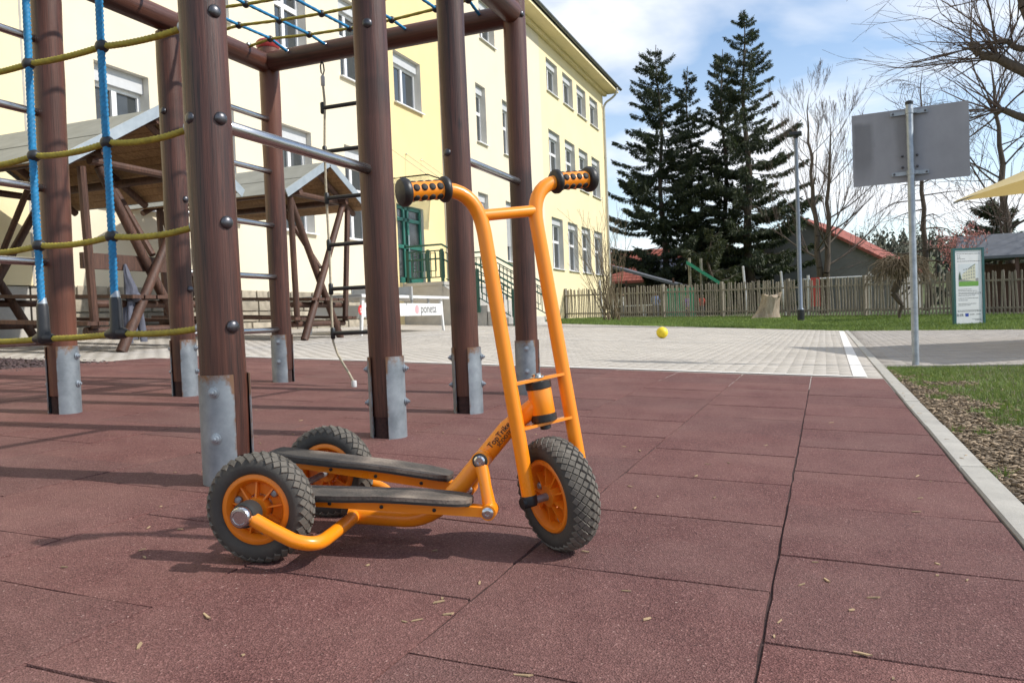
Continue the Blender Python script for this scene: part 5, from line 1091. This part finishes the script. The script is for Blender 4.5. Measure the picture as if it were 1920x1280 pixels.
# hazel shrub by the school
hz_ = thing('hazel_shrub', 'bare many stemmed hazel shrub in front of the school windows', 'shrub', (-6.75, 26.9, lawn_z(-6.75, 26.9))); out = [[], [], []]; rr = random.Random(41)
for k in range(17):
    a = rr.uniform(0, 2*PI); t_ = rr.uniform(.10, .72); grow(Vector(hz_.location)+Vector((rr.gauss(0, .16), rr.gauss(0, .16), -.05)), (math.cos(a)*t_, math.sin(a)*t_, 1), rr.uniform(1.0, 2.7), .022, 1, 3, out, rr, .36, .2, (1, 2), .55, .06, .005, 5)
segpart('stems', out[1]+out[2], 'twig_olive', hz_, 4)
# weeping tree
wz = lawn_z(1.92, 25)-.06; wt = thing('weeping_tree', 'low weeping tree with twisted trunk and umbrella of drooping twigs', 'tree', (1.92, 25, wz)); rr = random.Random(51)
tp = [(1.92, 25, wz-.05, .05), (1.95, 25, wz+.25, .06), (2.02, 25, wz+.45, .08), (1.90, 25, wz+.62, .10), (1.80, 25, wz+.80, .13), (1.88, 25, wz+.95, .15), (1.96, 25, wz+1.1, .16), (1.99, 25, wz+1.3, .10)]
segpart('trunk', [(a[:3], c_[:3], a[3]*.72, c_[3]*.72) for a, c_ in zip(tp, tp[1:])], 'bark', wt, 10)
sg_ = []
for k in range(330):
    a = rr.uniform(0, 2*PI); R_ = rr.uniform(.35, 1.05); h0 = wz+rr.uniform(1.15, 1.75); apx = wz+rr.uniform(1.6, 2.05)-.25*R_; p = Vector((1.99+.15*math.cos(a), 25+.15*math.sin(a), h0)); n_ = 8; prev = p; rp_ = .009
    for i in range(1, n_+1):
        f = i/n_; x_ = Vector((1.99+math.cos(a+.25*f)*R_*f**.8+rr.gauss(0, .03), 25+math.sin(a+.25*f)*R_*f**.8+rr.gauss(0, .03), h0+(apx-h0)*math.sin(PI*min(1, f*1.3)*.5)-max(0, f-.45)**1.6*rr.uniform(.75, 1.5))); sg_.append((tuple(prev), tuple(x_), rp_, .008*(1-f)+.004)); prev, rp_ = x_, .008*(1-f)+.004
segpart('crown', sg_, 'twig_olive', wt, 4)
# blossom sapling by the sign
sx_, sy_ = 3.55, 26.2; sz_ = lawn_z(sx_, sy_)-.05; sp = thing('blossom_tree', 'young tree with reddish spring leaves standing left of the information sign', 'tree', (sx_, sy_, sz_)); out = [[], [], []]; rr = random.Random(61)
grow((sx_, sy_, sz_), (0, 0, 1), 1.35, .03, 0, 0, out, rr, wob=.015); 
for k in range(14):
    a = rr.uniform(0, 2*PI); grow((sx_, sy_, sz_+rr.uniform(1.1, 1.7)), (math.cos(a)*.7, math.sin(a)*.7, .8), rr.uniform(.45, .95), .012, 1, 3, out, rr, .5, .2, (1, 2), .6, .1, .004, 4)
segpart('trunk', out[0], 'bark_grey', sp, 7); segpart('limbs', out[1]+out[2], 'twig', sp, 4)
allp = np.array([s_[1] for s_ in out[1]+out[2]]); pick = allp[rng.integers(0, len(allp), 900)]+rng.normal(0, .05, (900, 3))
lf = blades('leaves', pick-np.array([sx_, sy_, sz_]), rng.uniform(.03, .07, 900), rng.uniform(.025, .045, 900), .9, 'blossom'); lf.parent = sp
# stump
stz = .225; sp_ = thing('tree_stump', 'pale weathered tree stump with flared roots against the picket fence', 'stump', (-1.72, 28.2, stz)); b = MB(); V = []; n_ = 26
for j, (z, R_, ox) in enumerate(((-.05, .44, -.14), (.05, .38, -.11), (.18, .33, -.06), (.38, .31, 0), (.60, .30, .05), (.74, .305, .08))):
    for k in range(n_):
        a = 2*PI*k/n_; q = 1+(.20*math.cos(3*a+1)+.12*math.cos(5*a))*max(0, 1-z/.45)+.04*math.sin(7*a+j*.4)+.03*math.sin(11*a); V.append((-1.72+ox+math.cos(a)*R_*q, 28.2+math.sin(a)*R_*q, stz+z+(.05*math.sin(a*2+.5)+.03*math.sin(7*a) if j == 5 else 0)))
b.add(V, [(j*n_+k, j*n_+(k+1) % n_, (j+1)*n_+(k+1) % n_, (j+1)*n_+k) for j in range(5) for k in range(n_)]+[tuple(range(5*n_, 6*n_))]); part('stump', b, 'stump_wood', sp_, smooth=35)
b = MB(); b.prism([(-1.42+.07, 28.0, stz+.66), (-1.30, 28.1, stz+.80), (-1.40, 28.3, stz+.78), (-1.5, 28.25, stz+.68)], (0, 0, .05)); part('splinter', b, 'stump_wood', sp_, smooth=0)

# ------------------------------------------------------------------ houses and playground beyond the fence
def gable_house(name, label, yc, x0, x1, xr, zr, ze0, ze1, depth, wallmat, roofmat, ov=.35, cat='house'):
    t = thing(name, label, cat, (xr, yc, .1)); b = MB()
    b.add([(x0, yc, 0), (x1, yc, 0), (x1, yc, ze1), (xr, yc, zr), (x0, yc, ze0), (x0, yc+depth, 0), (x1, yc+depth, 0), (x1, yc+depth, ze1), (xr, yc+depth, zr), (x0, yc+depth, ze0)], [(0, 1, 2, 3, 4), (9, 8, 7, 6, 5), (0, 4, 9, 5), (1, 6, 7, 2), (0, 5, 6, 1)]); part('wall', b, wallmat, t, smooth=0)
    for (xe, ze) in ((x0, ze0), (x1, ze1)):
        d = Vector((xe-xr, 0, ze-zr)); e = Vector((xr, 0, zr))+d*(1+ov/d.length); a = Vector((xr, yc-ov, zr+.02)); c_ = Vector((e.x, yc-ov, e.z+.02)); b = MB(); b.prism([a, c_, c_+Vector((0, 0, .16)), a+Vector((0, 0, .16))], (0, depth+2*ov, 0)); rf_ = part('roof', b, roofmat, t, smooth=0)
        nl = Vector((-d.z, 0, d.x)).normalized(); nl = nl if nl.z > 0 else -nl; b = MB(); nr = int(d.length/.33)
        for r in range(nr):
            c0 = a.lerp(c_, (r+.5)/nr)+Vector((0, 0, .16))+nl*.02; rx = d.normalized()
            k = 0; yy = yc-ov
            while yy < yc+depth+ov:
                Rm = Matrix(((rx.x, 0, nl.x), (0, 1, 0), (rx.z, 0, nl.z))); b.box((c0.x, yy+.14, c0.z), (.36, .26, .035), Rm@Matrix.Rotation(.05 if d.x > 0 else .05, 3, 'Y')); yy += .30
        o = part('roof_tiles', b, roofmat, rf_, smooth=0); o['kind'] = 'stuff'
    return t
gable_house('gable_house', 'dark grey rendered gable house with red tiled roof beyond the fence', 56, -5.6, 4.3, -1.25, 6.15, 3.0, 2.75, 10, 'house_wall', 'roof_red').rotation_euler = (0, 0, -.24)
h2 = thing('red_roof_house', 'low house with red tiled roof and dark solar panels near the school gable', 'house', (-13, 62, .2))
b = MB(); b.box((-13.0, 64, 1.6), (9, 4, 3.0)); part('wall', b, 'house_wall', h2, smooth=0)
b = MB(); b.prism([(-18, 61.2, 2.9), (-8.6, 61.2, 2.9), (-8.6, 65, 5.5), (-18, 65, 5.5)], (0, 0, .15)); r_ = part('roof', b, 'roof_red', h2, smooth=0)
b = MB()
for r in range(11):
    for c in range(30): 
        f = (r+.5)/11; b.box((-17.85+c*.31, 61.2+3.8*f, 2.9+2.6*f+.17), (.27, .42, .035), Matrix.Rotation(math.atan2(2.6, 3.8)-.05, 3, 'X'))
o = part('roof_tiles', b, 'roof_red', r_, smooth=0); o['kind'] = 'stuff'
for c in range(4):
    b = MB(); f = .42; b.box((-12.9+c*1.03, 61.2+3.8*f, 2.9+2.6*f+.22), (1.0, 1.7, .04), Matrix.Rotation(math.atan2(2.6, 3.8), 3, 'X')); part('solar_panel', b, 'solar', r_, smooth=0)
pv = thing('garden_pavilion', 'open pavilion with dark sloping roof beside the school gable', 'pavilion', (-11.0, 46, .3))
b = MB(); b.prism([(-13.6, 44, 2.75), (-11.2, 44, 3.35), (-7.3, 44, 2.05), (-7.3, 44, 1.93), (-11.2, 44, 3.2), (-13.6, 44, 2.6)], (0, 4.5, 0)); part('roof', b, 'shed_roof', pv, smooth=0)
for x in (-13.2, -10.2, -7.6):
    b = MB(); b.box((x, 44.3, 1.3), (.1, .1, 2.2)); part('post', b, 'hut_wood', pv, smooth=0)
b = MB(); b.box((-10.5, 48.3, 1.2), (6.2, .1, 2.0)); part('rear_wall', b, 'hut_wood', pv, smooth=0)
b = MB(); b.box((-9.3, 44.5, 1.0), (3.2, .8, .06)); b.box((-9.3, 44.5, .6), (.1, .6, .8)); part('table', b, 'table_white', pv, smooth=0)
sh = thing('garden_shed', 'open shed with dark felt roof behind the information sign', 'shed', (8, 36, .1))
b = MB(); b.prism([(4.55, 34.2, 2.05), (12.5, 34.2, 2.05), (12.5, 35.8, 2.95), (4.9, 35.8, 2.95)], (0, 0, .10)); b.prism([(4.9, 35.8, 2.95), (12.5, 35.8, 2.95), (12.5, 37.6, 2.1), (4.55, 37.6, 2.1)], (0, 0, .098)); part('roof', b, 'shed_roof', sh, smooth=0)
for x in (4.9, 6.6, 8.3, 10, 11.9):
    for y in (34.4, 37.4):
        b = MB(); b.box((x, y, 1.05), (.12, .12, 2.05)); part('post', b, 'hut_wood', sh, smooth=0)
b = MB(); b.box((8.4, 37.3, 1.0), (7.0, .06, 1.9)); part('rear_wall', b, 'hut_wood', sh, smooth=0)
sd_ = thing('playground_slide', 'green playground slide showing above the picket fence', 'slide', (-4.6, 36, .25))
b = MB(); p0, p1 = Vector((-5.55, 36, 2.62)), Vector((-4.2, 36.2, 1.65)); 
for s in (-.22, .22): b.prism([p0+Vector((0, s, 0)), p1+Vector((0, s, 0)), p1+Vector((0, s, .14)), p0+Vector((0, s, .14))], (0, .03, 0))
b.prism([p0+Vector((0, -.2, .02)), p1+Vector((0, -.2, .02)), p1+Vector((0, .22, .02)), p0+Vector((0, .22, .02))], (0, 0, .02)); part('chute', b, 'play_green', sd_, smooth=0)
for x, z in ((-5.5, 2.9), (-5.0, 2.85)):
    b = MB(); b.tube([(x, 36.3, .2), (x, 36.3, z)], .06, 8); part('post', b, 'fence_wood', sd_)
b = MB(); b.box((-6.0, 35.9, .95), (1.5, .06, 1.3)); solo('play_booth', b, 'play_green', 'green playground wall seen through the picket fence', 'playground wall', (-6.0, 35.9, .3), smooth=0)
for x, y, z, lab in ((-2.9, 34, 2.25, 'white pole behind the fence left of the tree stump'), (-9.4, 36, 2.1, 'leaning white pole behind the fence near the pavilion'), (-1.5, 35, 2.0, 'white pole behind the fence beside the tree stump')):
    b = MB(); b.tube([(x, y, .2), (x-.12, y, z)], .045, 8); b.sphere((x-.12, y, z), .05, 8, 5); solo('pole', b, 'pole_grey', lab, 'pole', (x, y, .2))
cl = thing('play_tower', 'red and grey playground tower behind the fence beside the lamp post', 'play tower', (.2, 33, .2))
for x in (-.55, 1.6):
    b = MB(); b.tube([(x, 33, .1), (x, 33, 1.75)], .05, 8); part('post', b, 'pole_grey', cl)
b = MB(); b.box((-.30, 33, 1.1), (.32, .06, 1.1)); part('panel', b, 'play_red', cl, smooth=0)
b = MB(); b.tube([(-.7, 33, 1.60), (1.75, 33, 1.60)], .03, 8); part('top_bar', b, 'pole_grey', cl)
# children behind the fence
def person(loc, face, shirt, label, seed, h=1.12):
    rr = random.Random(seed); J = {'pel': (0, 0, .50), 'che': (0, 0, .70), 'nek': (0, 0, .80), 'hd': (0, .01, .90), 'top': (0, 0, .985), 'sL': (-.11, 0, .77), 'eL': (-.15, .05, .62), 'wL': (-.12, .14, .53), 'sR': (.11, 0, .77), 'eR': (.16, .04, .62), 'wR': (.17, .1, .49), 'hL': (-.06, 0, .48), 'kL': (-.065, .04, .27), 'aL': (-.07, 0, .045), 'tL': (-.075, .09, .02), 'hR': (.06, 0, .48), 'kR': (.065, .01, .27), 'aR': (.07, -.02, .045), 'tR': (.075, .07, .02)}
    R_ = dict(pel=.085, che=.085, nek=.035, hd=.085, top=.055, sL=.05, eL=.034, wL=.024, sR=.05, eR=.034, wR=.024, hL=.06, kL=.045, aL=.032, tL=.025, hR=.06, kR=.045, aR=.032, tR=.025)
    E = [('pel', 'che'), ('che', 'nek'), ('nek', 'hd'), ('hd', 'top'), ('che', 'sL'), ('sL', 'eL'), ('eL', 'wL'), ('che', 'sR'), ('sR', 'eR'), ('eR', 'wR'), ('pel', 'hL'), ('hL', 'kL'), ('kL', 'aL'), ('aL', 'tL'), ('pel', 'hR'), ('hR', 'kR'), ('kR', 'aR'), ('aR', 'tR')]
    ks = list(J); me = bpy.data.meshes.new('person'); me.from_pydata([tuple(c*h for c in J[k]) for k in ks], [(ks.index(a), ks.index(c_)) for a, c_ in E], []); o = bpy.data.objects.new('tmp', me); C.objects.link(o)
    md = o.modifiers.new('s', 'SKIN'); 
    for i, k in enumerate(ks): me.skin_vertices[0].data[i].radius = (R_[k]*h, R_[k]*h); 
    me.skin_vertices[0].data[0].use_root = True
    o.modifiers.new('d', 'SUBSURF').levels = 1; bpy.context.view_layer.update(); m2 = bpy.data.meshes.new_from_object(o.evaluated_get(bpy.context.evaluated_depsgraph_get())); bpy.data.objects.remove(o)
    m2.materials.clear(); [m2.materials.append(MATS[k]) for k in (shirt, 'trousers', 'skin', 'hair')]
    for p in m2.polygons:
        z, y = p.center.z/h, p.center.y/h; p.material_index = 3 if z > .93 or (z > .85 and y < .0) else 2 if z > .805 or (z < .56 and abs(p.center.x)/h > .105) else 0 if z > .47 else 1
    m2.shade_smooth(); ob = put('person', m2, None); ob.location = loc; ob.rotation_euler = (0, 0, face); tag(ob, label, 'person'); return ob
person((-8.6, 36.5, .42), 2.6, 'shirt_white', 'child in a white top behind the fence near the pavilion', 1)
person((-5.3, 34.2, .33), 1.2, 'shirt_purple', 'child in a purple top behind the fence below the slide', 2, .95)
person((-4.75, 34.4, .32), -.6, 'shirt_red', 'child in a red top behind the fence below the slide', 3, .95)
person((-6.8, 35, .37), .4, 'shirt_blue', 'child in a blue top behind the fence beside the green panel', 4)
# far wooded hill
b = MB(); nx_ = 46; V = []
for j, (yy, zz) in enumerate(((150, -1.5), (190, 5), (230, 9), (290, 13), (380, 15))):
    for i in range(nx_): x_ = -190+i*9; V.append((x_, yy, zz*(1+.25*math.sin(x_*.03+1)+.12*math.sin(x_*.09))))
b.add(V, [(j*nx_+i, j*nx_+i+1, (j+1)*nx_+i+1, (j+1)*nx_+i) for j in range(4) for i in range(nx_-1)]); struct('hill', b, 'far_ground', smooth=80)
Vt = []; Ft = []
for k in range(1500):
    j = random.uniform(0, 4); yy = np.interp(j, range(5), (150, 190, 230, 290, 380)); x_ = random.uniform(-180, 200); zz = np.interp(j, range(5), (-1.5, 5, 9, 13, 15))*(1+.25*math.sin(x_*.03+1)+.12*math.sin(x_*.09)); h_ = random.uniform(4, 8.5); w_ = h_*random.uniform(.2, .34)
    for q in range(26):
        f = random.random()**.8; a = random.uniform(0, 2*PI); rr_ = w_*(1-f)*random.uniform(.4, 1)+.15; cx, cy, cz = x_+math.cos(a)*rr_, yy+math.sin(a)*rr_, zz+h_*f; s = h_*.11*(1.15-f); o_ = len(Vt)
        Vt += [(cx-s, cy, cz-s*.7), (cx+s, cy+s*.3, cz-s*.7), (cx, cy-s*.2, cz+s*1.3), (cx+s*.2, cy+s, cz-s*.6)]; Ft += [(o_, o_+1, o_+2), (o_+1, o_+3, o_+2), (o_+3, o_, o_+2)]
fo = put('forest', fastmesh('forest', np.array(Vt), np.array(Ft)), 'needles_dull'); fo['kind'] = 'stuff'; tag(fo, 'dark green wooded ridge on the horizon', 'forest')
